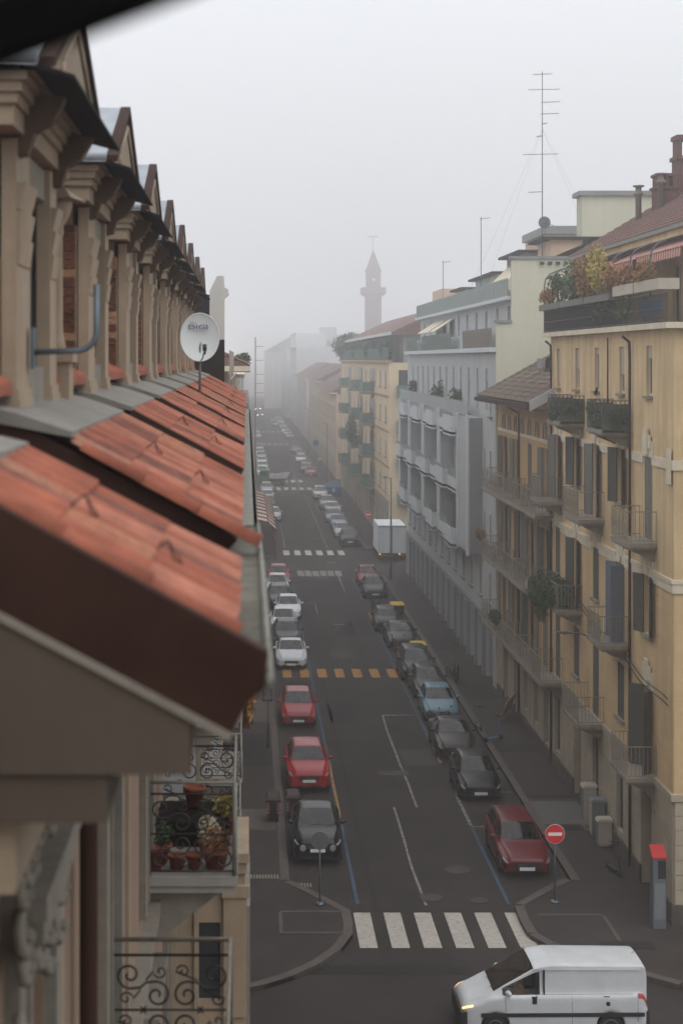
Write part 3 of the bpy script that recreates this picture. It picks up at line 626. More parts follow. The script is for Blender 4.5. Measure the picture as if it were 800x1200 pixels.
q = MB(F2); q.box(70.75,86.15,0,.06,13.95,14.1); world('string_course', q, M['band'], b2)
for c in C4+[74.6,78.6,82.4]:
    q = MB(F2)
    q.tube([(c-.35,.03,14.12),(c-.35,.03,14.5)]+[(c-.35*cos(a),.03,14.5+.35*sin(a)) for a in np.linspace(.2,pi-.2,7)]+[(c+.35,.03,14.5),(c+.35,.03,14.12)], .04, 4); q.lathe([(.14,0),(.14,.04)], (c,0.0,14.55), 8, 'y'); world('frieze_arch', q, M['balc'], b2)
for z, (u0, u1) in zip(L2_, ((71.1,86),(72.6,86),(69.9,86))):
    ub = (u0+u1)/2; n = 4; ln = (u1-u0)/n
    for i in range(n): put(balcony(round(ln-.02,2), .95, style='scroll', single=False, slabm=M['balc']), b2, (XB2, u0+ln*(i+.5), z))
pipe(b2, [(XB2-.6,79.1,15.35),(XB2-.12,79.1,15.1),(XB2-.1,79.1,14.6),(XB2-.1,79.1,.2)])
q = MB(); q.hexa([(12.3,70.0,15.55),(12.3,70.0,15.75),(17.4,70.0,18.55),(17.4,70.0,18.35)], [(12.3,86.3,15.55),(12.3,86.3,15.75),(17.4,86.3,18.55),(17.4,86.3,18.35)]); world('roof', q, M['brown'], b2)
tiledroof(b2, ((12.28,15.78),(17.4,18.6)), 70.1, 86.3, m=M['oldtile2'])
q = MB(); q.box(12.1,12.27,70.0,86.3,15.52,15.72); world('roof_gutter', q, M['brown'], b2)
q = MB(); q.hexa([(12.2,69.9,15.45),(12.2,69.9,15.9),(17.4,69.9,18.8),(17.4,69.9,18.35)], [(12.2,70.05,15.45),(12.2,70.05,15.9),(17.4,70.05,18.8),(17.4,70.05,18.35)]); world('verge_board', q, M['greyw'], b2)
for y in (72.6,75.4,78.2,81,83.8):
    q = MB(); q.tube([(12.4,y,15.93),(14.6,y+.2,17.14)], .035, 5); world('snow_bar', q, M['stone'], b2)
q = MB(); q.box(14.4,17.4,78.6,79.8,16.6,17.25); q.box(14.3,17.5,78.5,79.9,17.25,17.75); st = world('chimney', q, M['greyd'], b2)
for i in range(4):
    q = MB(); q.lathe([(.2,0),(.2,.5)], (14.65+.8*i,78.45,17.6), 12, 'y'); q.box(14.45+.8*i,14.85+.8*i,78.3,78.9,17.25,17.6); world('chimney_hood', q, M['slate'], b2)
for x in (14.7, 15.9):
    q = MB(); q.box(x,x+.12,78.2,78.3,16.4,17.25); q.box(x+.75,x+.87,78.2,78.3,16.4,17.25); q.box(x+.12,x+.75,78.22,78.28,16.4,17.2); world('roof_light', q, M['zinc'], b2)

# ------------------------------------------------------------------ right: grey modern block
b3 = empty('grey_apartment_block', (XF,110,0), 'grey and white modern apartment block with recessed balconies and white fins', 'building')
Y0, Y1 = 86.4, 133.6; F3 = FR(XF)
q = MB(); q.box(XF+.4,26,Y0+.25,Y1,0,19.2); world('wall', q, M['greyw'], b3)
q = MB(); q.box(XF+.02,14.1,86.3,86.65,0,19.65); q.box(14.1,26,86.3,86.65,0,23.05); world('party_wall', q, M['pgreen'], b3)
q = MB(); q.box(XF-.05,14.1,86.2,86.75,19.65,19.78); q.box(13.98,26.1,86.2,86.75,23.05,23.2); world('coping', q, M['greyd'], b3)
q = MB()
for i in range(5): q.box(15.6+.42*i,15.8+.42*i,86.15,86.3,22.75,22.9)
world('vent_hole', q, M['dark'], b3)
gops = []; k = 0; y = Y0+1.0
while y < Y1-2.5: gops.append((y, y+2.5, .1, 3.1)); y += 3.15
mops = [(y+.8, y+1.7, 4.4, 6.0) for y in np.arange(Y0+.6, Y1-2, 3.6)]
BAYS = [(91.5,94.6),(96.0,104.2),(105.8,113.6),(115.2,123),(124.6,131)]   # balcony recesses of the projecting part
tops = [(y+.3, y+1.2, 14.9, 17.2) for y in np.arange(Y0+2.4, Y1-2, 3.6)]
nops = [(87.6,88.5,z,z+1.6) for z in (7.6,11.1,14.6)]+[(89.9,90.8,z,z+1.6) for z in (7.6,11.1)]
q = MB(F3); wallgrid(q, Y0, Y1, 0, 18.1, -.4, 0, gops+mops+tops+nops); world('wall', q, M['greyw'], b3)
for o in mops+nops: put(window(.9, 1.6, 'none', None, blind=.5 if int(o[0]) % 2 else .2, simple=True), b3, (XF, (o[0]+o[1])/2, o[2]))
for o in tops: put(window(.9, 2.3, 'none', None, door=True, blind=.3, simple=True), b3, (XF, (o[0]+o[1])/2, o[2]))
for i, o in enumerate(gops):
    q = MB(F3); n = 14
    for j in range(n): z = o[2]+(o[3]-o[2])*j/n; q.box(o[0]-.02,o[1]+.02,-.3,-.24 if j % 2 else -.27,z,z+(o[3]-o[2])/n)
    world('garage_shutter', q, M['garage'], b3)
for o, p in zip(gops, gops[1:]+[(Y1,0,0,0)]):
    q = MB(F3); q.box(o[1]+.08,p[0]-.08,0,.12,.45,3.35); q2 = MB(F3); q2.box(o[1]+.04,p[0]-.04,0,.16,0,.45); world('pier', q, M['greyd'], b3); world('pier_base', q2, M['stone'], b3)
q = MB(F3); q.box(Y0,Y1,0,.14,3.4,3.6); world('string_course', q, M['greyd'], b3)
# projecting part
XQ = 12.5; FQ = FR(XQ); PY0, PY1 = 91.2, 132.4; QZ0, QZ1 = 6.75, 14.4
lev = [6.75, 10.0, 13.4]
q = MB(); 
edges = [PY0]+[v for b in BAYS for v in b][1:]+[PY1]
solids = [(91.2,95.9),(104.3,105.7),(113.7,115.1),(123.1,124.5),(131.1,132.4)]
for a_, b_ in solids: q = MB(); q.box(XQ,XF+.0,a_,b_,QZ0,QZ1); world('projecting_wall', q, M['greyw'], b3)
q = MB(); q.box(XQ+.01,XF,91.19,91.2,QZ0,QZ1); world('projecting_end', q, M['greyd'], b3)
for a_, b_ in solids:
    for u in (a_-.02, b_-.45):
        q = MB(FQ); q.box(u,u+.5,0,.12,QZ0-.1,QZ1+.15); world('white_fin', q, M['white'], b3)
rec = [(95.9,104.3),(105.7,113.7),(115.1,123.1),(124.5,131.1)]
for a_, b_ in rec:
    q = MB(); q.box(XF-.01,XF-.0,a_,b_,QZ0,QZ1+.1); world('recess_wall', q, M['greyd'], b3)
    for li, z in enumerate(lev):
        for j in (0,1):
            u0 = a_+.1+(b_-a_)/2*j; u1 = u0+(b_-a_)/2-.2; out = (.42, .14)[(j+li) % 2]; ph_ = (.95, .6)[(j+li) % 2]
            pb = empty('balcony', (XQ-out-XF, (u0+u1)/2-110, z)); pb.parent = b3
            q = MB(); q.box(0,out+.74,-(u1-u0)/2,(u1-u0)/2,-.15,0); q.box(0,.1,-(u1-u0)/2,(u1-u0)/2,-.25,ph_); q.box(.1,out+.3,-(u1-u0)/2,-(u1-u0)/2+.08,-.25,ph_); obj('parapet', q.mesh('parapet', M['white']), pb)
            obj('glass_rail', bx(.03,.06,-(u1-u0)/2,(u1-u0)/2,ph_,1.15, m=M['greeng']), pb)
    for li, z in enumerate(lev[:2]):
        for c in (a_+(b_-a_)*.25, a_+(b_-a_)*.75): 
            q = MB(); q.box(XF-.04,XF-.011,c-.8,c+.8,z+.02,z+2.2); world('balcony_door', q, M['blind'] if (int(c)+li) % 2 else M['glass'], b3)
# terrace at the top of the projecting part and the set-back floor
q = MB(F3); q.box(Y0,Y1,-.3,.3,18.1,18.35); world('cornice', q, M['white'], b3)
for a_, b_ in ((Y0+.2,98),(104,121),(125,133)):
    q = MB(F3); rail(q, a_, b_, .2, 18.35, 19.4, .25, .02); q.box(a_,b_,.16,.2,18.4,19.3); world('terrace_rail', q, M['greeng'] if a_ > 100 else M['irongrey'], b3)
XS = 14.3; FS = FR(XS); sops = [(y, y+1.0, 18.6, 20.6) for y in np.arange(Y0+1.5, Y1-2, 4.2)]
q = MB(FS); wallgrid(q, Y0+.3, Y1, 18.2, 20.9, -.3, 0, sops); q.box(Y0+.3,Y1,-11,-.3,19.2,20.9); world('setback_wall', q, M['greyw'], b3)
for o in sops: put(window(1.0, 2.0, 'none', None, door=True, simple=True), b3, (XS, (o[0]+o[1])/2, o[2]))
q = MB(FS); q.box(Y0+.2,Y1+.1,-11,.45,20.9,21.1); world('roof_slab', q, M['white'], b3)
q = MB(FS); rail(q, Y0+.8, Y1, .3, 21.1, 22.1, .5, .02); q.box(Y0+.8,Y1,.26,.3,21.15,22.05); world('roof_rail', q, M['greeng'], b3)
for (y0,y1,x0,z1,m) in ((88,92,16.5,24.2,'peachw'),(94,101,16.2,23.9,'greyd'),(104,108,16.2,23.2,'cream'),(110,117,16.5,23.3,'zinc'),(120,126,16.3,22.9,'peachw')):
    q = MB(); q.box(x0,x0+6,y0,y1,21.1,z1); rt = world('rooftop_room', q, M[m], b3)
    q = MB(); q.box(x0-.5,x0+6.3,y0-.3,y1+.3,z1,z1+.15); world('rooftop_slab', q, M['slate'], b3)
q = MB(); q.hexa([(14.8,94,22.0),(16.2,94,21.1),(16.2,94,23.4)], [(14.8,101,22.0),(16.2,101,21.1),(16.2,101,23.4)]); world('skylight', q, M['awnc'], b3)
for y in (113, 117.5, 121):
    q = MB(); x0, z0, x1, z1 = XS-.02, 20.5, XS-1.4, 19.6; q.hexa([(x0,y-1.5,z0),(x0,y+1.5,z0),(x1,y+1.5,z1),(x1,y-1.5,z1)], [(x0,y-1.5,z0+.05),(x0,y+1.5,z0+.05),(x1,y+1.5,z1+.05),(x1,y-1.5,z1+.05)])
    tagp(world('awning', q, M['awnc']), {113:'cream awning nearest the camera on the grey block roof floor',117.5:'cream awning between two others on the grey block roof floor',121:'cream awning farthest along the grey block roof floor'}[y], 'awning', 'cream awnings on the grey block')
for y, lab in ((100.5,'green leafy potted shrub on the grey block terrace near the white fins'),(110,'reddish shrub on the upper terrace of the grey block'),(127,'dark shrub at the far end of the grey block terrace')):
    bush('terrace_plant', (XQ+.5,y,15.3), (.5,1.4,.9), 500, .13, M['leafg'] if y < 105 else M['leafd'], lab, group='shrubs on the grey block terraces')
q = MB(FQ); q.box(95.95,131,-.5,.0,14.3,14.5); world('terrace_slab', q, M['white'], b3)
q = MB(FQ); rail(q, 92, 132, .02, 14.5, 15.3, .4, .02); q.box(92,132,-.02,.02,14.52,15.2); world('terrace_rail', q, M['greyw'], b3)

def simple_house(name, lab, y0, y1, x0, zt, wallm, side=1, floors=5, gz=4.2, fh=3.3, wstep=3.2, roofm=None, roofh=2.2, over=.5, base=None, blind=.5, depth=10, ww=1.1, wh=1.7, shut=None, xin=None, bandm=None, nowin=False, group=None, endwins=False):
    """street house: side=1 right side facing -X, side=-1 left side facing +X"""
    b = empty(name, (x0,(y0+y1)/2,0), lab, 'building', group)
    f = FR(x0) if side > 0 else FL(x0); ops_ = []
    if not nowin:
        for i in range(floors):
            z = gz+fh*i+.85
            if z+wh > zt-.25: break
            y = y0+wstep*.55
            while y < y1-wstep*.45: ops_.append((y-ww/2, y+ww/2, z, z+wh)); y += wstep
        y = y0+1
        while y < y1-3: ops_.append((y, y+2.1, .1, 3.1)); y += 3.4
    q = MB(f); wallgrid(q, y0, y1, 0, zt, -.35, 0, ops_); q.box(y0, y1, -depth, -.35, 0, zt); world('wall', q, wallm, b)
    if base: q = MB(f); wallgrid(q, y0+.01, y1-.01, 0, gz-.15, .0, .06, [o for o in ops_ if o[2] < 2]); world('ground_floor_facing', q, base, b)
    rot = RIGHT if side > 0 else LEFT
    for o in ops_:
        if o[2] < 2: 
            q = MB(f); q.box(o[0], o[1], -.3, -.25, o[2], o[3]); world('shop_shutter', q, M['garage'], b)
        else: put(window(ww, wh, 'open' if shut else 'none', shut, blind=blind if not shut else 0, simple=not shut), b, f((o[0]+o[1])/2, 0, o[2]), rot)
    q = MB(f); q.box(y0-.1, y1+.1, -.3, over, zt, zt+.22); world('cornice', q, bandm or M['band'], b)
    if roofm:
        s_ = side; xe = x0-s_*over; xr = x0+s_*depth*.5
        q = MB(); q.hexa([(xe,y0,zt+.22),(xr,y0,zt+.2+roofh),(x0+s_*depth,y0,zt+.22)], [(xe,y1,zt+.22),(xr,y1,zt+.2+roofh),(x0+s_*depth,y1,zt+.22)]); world('roof', q, roofm, b)
        tiledroof(b, ((xe,zt+.26),(xr,zt+.24+roofh)), y0, y1, .5, .6, roofm)
    for i in range(floors):
        if bandm: q = MB(f); q.box(y0,y1,0,.05,gz+fh*i-.12,gz+fh*i+.12); world('string_course', q, bandm, b)
    return b, f
# yellow block with green balconies
b4, F4 = simple_house('yellow_apartment_block', 'pale yellow apartment block with green balconies and planted roof terrace', 151, 228, XF, 17.4, M['yell4'], floors=4, gz=4.3, fh=3.3, wstep=6.4, base=M['greyst'], blind=.75, bandm=M['band4'], ww=2.0, wh=1.5, depth=11, over=.35)
for i in range(4):
    for y in (171, 189, 210):
        put(balcony(5.5, 1.25, fill=M['teal'], rm=M['teal'], curved=False), b4, (XF, y, 4.4+3.3*i))
        q = MB(F4); q.box(y-2.2,y+2.2,.0,.04,4.5+3.3*i,6.9+3.3*i); world('balcony_glazing', q, M['glass'], b4)
    put(balcony(1.8, 1.0, fill=M['teal'], rm=M['teal'], curved=False), b4, (XF+1.6, 151, 4.4+3.3*i), END)
q = MB(FE(151)); 
for i in range(4): q.box(XF+.9,XF+2.0,.0,.04,4.5+3.3*i,6.8+3.3*i)
world('end_window', q, M['glass'], b4)
XT = 14.7
q = MB(); q.box(XT,XT+9,152,226,17.4,20.0); world('terrace_room', q, M['greyd'], b4)
q = MB(); q.hexa([(XT-1.2,151.5,20.0),(XT-1.2,151.5,20.25),(19.5,151.5,23.0),(24,151.5,20.1)], [(XT-1.2,226,20.0),(XT-1.2,226,20.25),(19.5,226,23.0),(24,226,20.1)]); world('roof', q, M['oldtile'], b4)
q = MB(); q.box(XT-1.35,XT-1.2,151.5,226,20.0,20.3); world('roof_edge', q, M['white'], b4)
q = MB(F4); rail(q,151.3,228,.1,17.6,18.9,.6,.03); q.box(151.3,228,.06,.1,17.65,18.7); world('terrace_rail', q, M['teal'], b4)
for a_, b_ in ((156,166),(169,182),(186,196)):
    q = MB(F4); 
    for u in np.arange(a_, b_, .55): q.hexa([(u,-.9,17.7),(u+.08,-.9,17.7),(u+.9,-.9,19.9),(u+.82,-.9,19.9)], [(u,-.86,17.7),(u+.08,-.86,17.7),(u+.9,-.86,19.9),(u+.82,-.86,19.9)]); q.hexa([(u+.9,-.86,17.7),(u+.98,-.86,17.7),(u+.08,-.86,19.9),(u,-.86,19.9)], [(u+.9,-.82,17.7),(u+.98,-.82,17.7),(u+.08,-.82,19.9),(u,-.82,19.9)])
    world('trellis', q, M['teal'], b4)
for y, rz, rx, lab in ((222,2.1,2.6,'big round dark tree on the far corner of the yellow block roof terrace'),(178,1.2,.8,'brown bushy shrub behind the trellis of the yellow block terrace'),(158,1.0,.7,'shrub on the near end of the yellow block roof terrace'),(200,1.0,.8,'dim green shrub in the middle of the yellow block terrace')):
    bush('roof_tree' if rz > 2 else 'terrace_plant', (XF+(.4 if rz < 2 else .8),y,17.6+rz*.9), (rx,3.0 if rz < 2 else 4.5,rz), int(900*rx), .26, M['leafd'], lab, cat='tree' if rz > 2 else 'plant')
bush('balcony_plant', (XF-1.2,186,9.6), (.7,2.2,2.2), 900, .2, M['leafd'], 'dark climbing plant spreading over the green balconies of the yellow block')
q = MB(); q.box(19,22,158,166,20.5,24.6); world('lift_tower', q, M['peachw'], b4)
# further houses along the right side
simple_house('low_house', 'peach low house with brown red roof after the yellow block', 238, 292, XF-.15, 12.6, M['peachw'], floors=3, gz=4.5, wstep=4.2, roofm=M['oldtile'], roofh=3.2, over=.8, ww=1.4, wh=2.0, base=M['cream'], shut=None, blind=.6)
simple_house('low_house', 'pale low house with long balcony and red roof behind the peach one', 292.2, 345, XF-.1, 13.6, M['cream'], floors=3, gz=4.5, wstep=4.4, roofm=M['oldtile'], roofh=3.0, over=.8, ww=1.4, wh=2.0, blind=.5)
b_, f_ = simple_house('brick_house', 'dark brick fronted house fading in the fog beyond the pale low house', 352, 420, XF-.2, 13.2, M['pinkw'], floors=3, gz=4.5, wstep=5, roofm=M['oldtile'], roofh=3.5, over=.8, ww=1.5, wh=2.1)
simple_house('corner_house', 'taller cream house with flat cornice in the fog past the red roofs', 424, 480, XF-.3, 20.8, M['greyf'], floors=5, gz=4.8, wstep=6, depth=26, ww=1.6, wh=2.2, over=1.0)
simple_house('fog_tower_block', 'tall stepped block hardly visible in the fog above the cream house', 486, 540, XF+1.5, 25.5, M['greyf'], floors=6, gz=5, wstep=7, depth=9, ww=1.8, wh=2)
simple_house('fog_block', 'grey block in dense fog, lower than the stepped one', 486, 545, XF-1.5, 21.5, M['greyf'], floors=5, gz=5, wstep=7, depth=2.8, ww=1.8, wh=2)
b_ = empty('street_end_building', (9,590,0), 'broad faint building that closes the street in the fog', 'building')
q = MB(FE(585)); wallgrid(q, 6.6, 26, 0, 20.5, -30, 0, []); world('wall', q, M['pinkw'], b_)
for x in (9.2, 11.4, 14.0, 16.4):
    q = MB(FE(585)); q.box(x,x+.7,0,.3,1,18.5); world('pale_pilaster', q, M['white'], b_)
q = MB(); q.hexa([(6.2,584.3,20.5),(26.4,584.3,20.5),(26.4,584.3,26),(16,584.3,26)], [(6.2,615,20.5),(26.4,615,20.5),(26.4,615,26),(16,615,26)]); world('roof', q, M['greyd'], b_)
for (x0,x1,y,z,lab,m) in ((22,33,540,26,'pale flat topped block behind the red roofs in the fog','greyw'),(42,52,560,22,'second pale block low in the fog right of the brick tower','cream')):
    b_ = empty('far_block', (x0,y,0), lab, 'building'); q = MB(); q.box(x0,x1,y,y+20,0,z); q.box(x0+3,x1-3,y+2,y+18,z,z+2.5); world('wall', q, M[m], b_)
    q = MB(FE(y))
    for i in range(5):
        for j in range(6): q.box(x0+1+(x1-x0-2)*i/5,x0+2.3+(x1-x0-2)*i/5,0,.05,4+3.6*j,6+3.6*j)
    world('window_rows', q, M['glass'], b_)
# buildings behind the ochre house: pale green tower and small ochre rooftop block
b_ = empty('pale_green_tower', (19,88,0), 'tall windowless pale green wall rising behind the tiled roof', 'building')
q = MB(); q.box(18.2,30,88,89.5,0,26.6); world('wall', q, M['pgreen'], b_); q = MB(); q.box(18.0,30.2,87.8,89.7,26.6,26.85); world('coping', q, M['greyd'], b_)
q = MB()
for i in range(6): q.box(22.5+.75*i,22.8+.75*i,87.9,88.0,26.25,26.45)
world('vent_hole', q, M['dark'], b_)
b_ = empty('rooftop_house', (19,100,19), 'small ochre rooftop house with grey cap beside the pale green tower', 'building')
q = MB(); q.box(18.9,24,102,110,17,25.6); world('wall', q, M['peachw'], b_); q = MB(); q.box(18.7,24.2,101.8,110.2,25.6,26.1); world('roof_cap', q, M['greyd'], b_)
for x in (19.6, 21): q = MB(FE(102)); q.box(x,x+.7,0,.05,23.7,25.0); world('window', q, M['glass'], b_)
q = MB(); q.hexa([(16.2,88,23.1),(24,88,23.1),(24,88,26.2),(20,88,24.7)], [(16.2,97,23.1),(24,97,23.1),(24,97,26.2),(20,97,24.7)]); world('sloping_roof', q, M['zinc'], b3)
# brick tower
TD = 500; tw = empty('brick_tower', (148/1900*TD,TD,0), 'slim brick bell tower with overhanging gallery and pointed roof in the fog', 'tower')
TK = TD/490; TH = lambda y: (H+(421-y)*TD/1900)/TK
q = MB(); q.box(-2.35,2.35,-2.35,2.35,0,TH(348)); obj('shaft', q.mesh('shaft', M['brickt']), tw)
q = MB(); q.hexa([(-2.35,-2.35,TH(348)),(2.35,-2.35,TH(348)),(2.35,2.35,TH(348)),(-2.35,2.35,TH(348))], [(-3.7,-3.7,TH(344)),(3.7,-3.7,TH(344)),(3.7,3.7,TH(344)),(-3.7,3.7,TH(344))]); q.box(-3.6,3.6,-3.6,3.6,TH(344),TH(337)); obj('gallery', q.mesh('gallery', M['brickt']), tw)
q = MB(); q.box(-2.1,2.1,-2.1,2.1,TH(337),TH(318)); obj('belfry', q.mesh('belfry', M['brickt']), tw)
q = MB(); q.lathe([(.5,0),(.5,.1)], (0,-2.2,TH(328)), 14, 'y'); obj('clock_face', q.mesh('clock_face', M['white']), tw)
q = MB(); q.box(-2.4,2.4,-2.4,2.4,TH(318),TH(316.5)); z = TH(316.5); q.hexa([(-2.2,-2.2,z),(2.2,-2.2,z),(2.2,2.2,z),(-2.2,2.2,z)], [(-.08,-.08,TH(293)),(.08,-.08,TH(293)),(.08,.08,TH(293)),(-.08,.08,TH(293))]); obj('spire', q.mesh('spire', M['brickt']), tw)
q = MB(); q.tube([(0,0,TH(293)),(0,0,TH(277))], .08, 5); q.box(-1.6,1.6,-.05,.05,TH(277.6),TH(276.6)); obj('weather_vane', q.mesh('weather_vane', M['iron']), tw); tw.scale = (TK, TK, TK)
# ------------------------------------------------------------------ left: ivory house with dormers, tiled eaves and balconies
lb = empty('dormered_house', (-1.05,20,0), 'ivory stucco house with row of dormers over terracotta tiled eaves', 'building')
XW = -1.05; FW = FL(XW); SL = .535; EX, EZ = -.066, 16.722; LEND = 46.4
lops = []; 
lwin = [6.9+4.4*k for k in range(9)]
for z in (12.3, 8.2, 4.6):
    for y in lwin:
        lops.append((y+.35, y+1.45, z+.02, z+2.6))
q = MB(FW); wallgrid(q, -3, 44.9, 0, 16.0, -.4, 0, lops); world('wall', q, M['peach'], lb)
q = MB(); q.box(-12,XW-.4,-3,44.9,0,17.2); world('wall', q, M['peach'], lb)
for o in lops: put(window(1.1, 2.58, 'none', None, door=True, fm=M['frame'], simple=True, sill=False), lb, (XW, (o[0]+o[1])/2, o[2]), LEFT)
for o in lops:
    q = MB(FW); a_, b_, c_, d_ = o
    q.box(a_-.24,a_-.02,0,.07,c_-.1,d_+.1); q.box(b_+.02,b_+.24,0,.07,c_-.1,d_+.1); q.box(a_-.24,b_+.24,0,.1,d_+.1,d_+.4); q.box(a_-.14,b_+.14,.1,.16,d_+.22,d_+.32)
    q.box(a_-.34,b_+.34,0,.2,d_+.4,d_+.5); q.box(a_-.02,a_+.04,-.1,.09,c_,d_); world('window_surround', q, M['stone'], lb)
# carved ornament over the nearest window: acanthus scrolls
q = MB(FW); rr = random.Random(5)
for i in range(30):
    u = 6.75+rr.uniform(0,1.5); v = 15.0+rr.uniform(-.15,.75); r0 = rr.uniform(.05,.13); q = MB(FW)
    q.tube([(u+r0*(1-t*.8)*cos(7*t), .09+.05*t, v+r0*(1-t*.8)*sin(7*t)) for t in np.linspace(0,1,9)], .028, 5); world('carved_scroll', q, M['stone'], lb)
# cornice in three steps with its near end profile
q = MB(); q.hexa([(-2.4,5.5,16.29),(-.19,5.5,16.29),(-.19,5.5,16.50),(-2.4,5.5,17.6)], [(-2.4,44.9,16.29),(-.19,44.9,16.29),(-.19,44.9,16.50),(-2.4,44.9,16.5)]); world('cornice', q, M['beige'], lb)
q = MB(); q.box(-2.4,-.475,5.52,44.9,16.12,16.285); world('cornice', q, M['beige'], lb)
q = MB(); q.box(XW,-.8,5.6,44.9,15.85,16.115); world('cornice', q, M['ivory2'], lb)
for k in range(16):
    y = 8.4+k*2.3; q = MB(FW); q.hexa([(y,0,15.1),(y+.28,0,15.1),(y+.28,.1,15.1),(y,.1,15.1)], [(y,0,15.84),(y+.28,0,15.84),(y+.28,.3,15.84),(y,.3,15.84)]); world('corbel', q, M['stone'], lb)
pipe(lb, [(-.95,9.75,16.1),(-.95,9.75,0)], .055, M['brown'])
for y in (8.9, 14.0): q = MB(FW); q.box(y,y+.1,0,.035,0,15.8); world('pilaster_strip', q, M['ivory2'], lb)
q = MB(FW); q.box(-3,44.9,0,.09,11.55,11.85); q.box(-3,44.9,0,.14,11.85,11.98); world('string_course', q, M['stone'], lb)
# gutter: mossy trough and outer sheet
gz = 16.62
q = MB(); q.hexa([(-.19,5.6,gz-.12),(-.1,5.6,gz-.13),(.075,5.6,gz-.05),(.075,5.6,gz-.02),(-.19,5.6,gz-.04)], [(-.19,10.7,gz-.12),(-.1,10.7,gz-.13),(.075,10.7,gz-.05),(.075,10.7,gz-.02),(-.19,10.7,gz-.04)]); world('gutter', q, M['moss'], lb)
q = MB(); q.box(-.2,-.04,10.7,44.9,gz-.22,gz-.08); world('gutter', q, M['moss'], lb)
q = MB(); q.tube([(.08,5.45,gz+.0),(.08,8,gz),(.075,10.7,gz-.01)], .014, 6); q.tube([(-.04,10.6,gz-.04),(-.04,30,gz-.04),(-.04,44.9,gz-.04)], .014, 6); q.box(.066,.078,5.62,10.7,gz-.1,gz-.0); world('gutter_rim', q, M['gutter'], lb)
q = MB(); q.box(-.19,.09,10.72,44.9,gz-.4,gz-.3); q.box(.06,.095,10.72,44.9,gz-.7,gz-.3); world('gutter_sheet', q, M['gutter'], lb)
q = MB(); q.box(-.05,.07,10.68,10.74,gz-.3,gz-.02); world('gutter_stop', q, M['slate'], lb)
# --- tiles
ang = math.atan(SL); ct, st_ = cos(ang), sin(ang)
def tile_mesh(wd, m):
    q = MB(); n = 9; q.smooth = True; hs_ = [0,.0,.004,.03,.046,.046,.03,.004,.0,0]
    t = [q.pt((0, wd*i/n, hs_[i])) for i in range(n+1)]; b = [q.pt((.36, wd*i/n, hs_[i]+.012)) for i in range(n+1)]
    for i in range(n): q.face((t[i], t[i+1], b[i+1], b[i]))
    q.smooth = False; c = [q.pt((.36, wd*i/n, hs_[i]-.012)) for i in range(n+1)]; b2 = [q.pt((.36, wd*i/n, hs_[i]+.012)) for i in range(n+1)]
    for i in range(n): q.face((b2[i], b2[i+1], c[i+1], c[i]))
    return q.mesh('tile', m)
TM = [tile_mesh(.24, M['tile']), tile_mesh(.24, M['tile2']), tile_mesh(.24, mat('tile_sooty', rgb('74473a'), .9, var=.35, scale=9, streak=.6, stain=rgb('453229'))), tile_mesh(.24, mat('tile_lichen', rgb('93604a'), .95, var=.3, scale=22, streak=.5, stain=rgb('77705f')))]
q = MB(); q.smooth = True; n = 7
for xx, rr_ in ((0,.05),(.38,.058)): [q.pt((xx, .085*0+rr_*cos(pi*i/n), rr_*sin(pi*i/n))) for i in range(n+1)]
for i in range(n): q.face((i, i+1, n+2+i, n+1+i))
q.smooth = False; [q.pt((.38, .045*cos(pi*i/n), .045*sin(pi*i/n))) for i in range(n+1)]
for i in range(n): q.face((n+1+i, n+2+i, 2*n+3+i, 2*n+2+i))
VERGE = q.mesh('verge_tile', M['tile'])
q = MB(); q.tube([(0,0,.075),(.05,-.055,.0),(.05,.055,.0)], .0045, 5, True); q.tube([(-.08,0,.0),(0,0,.075)], .004, 4); SNOW = q.mesh('snow_guard', M['iron'])
dZ = [0.0]
def slope_pt(s, y, up=0.0):   # s = distance up the slope from the eave
    return (EX-s*ct+up*st_, y, EZ+dZ[0]+s*st_+up*ct)
strips = [(5.62,7.3)]+[(9.12+4.4*k+(.38 if k else 0), 12.95+4.4*k-(.1 if k else 0)) for k in range(8)]
S_TOP = 1.04; SCO = .362
rt = random.Random(11)
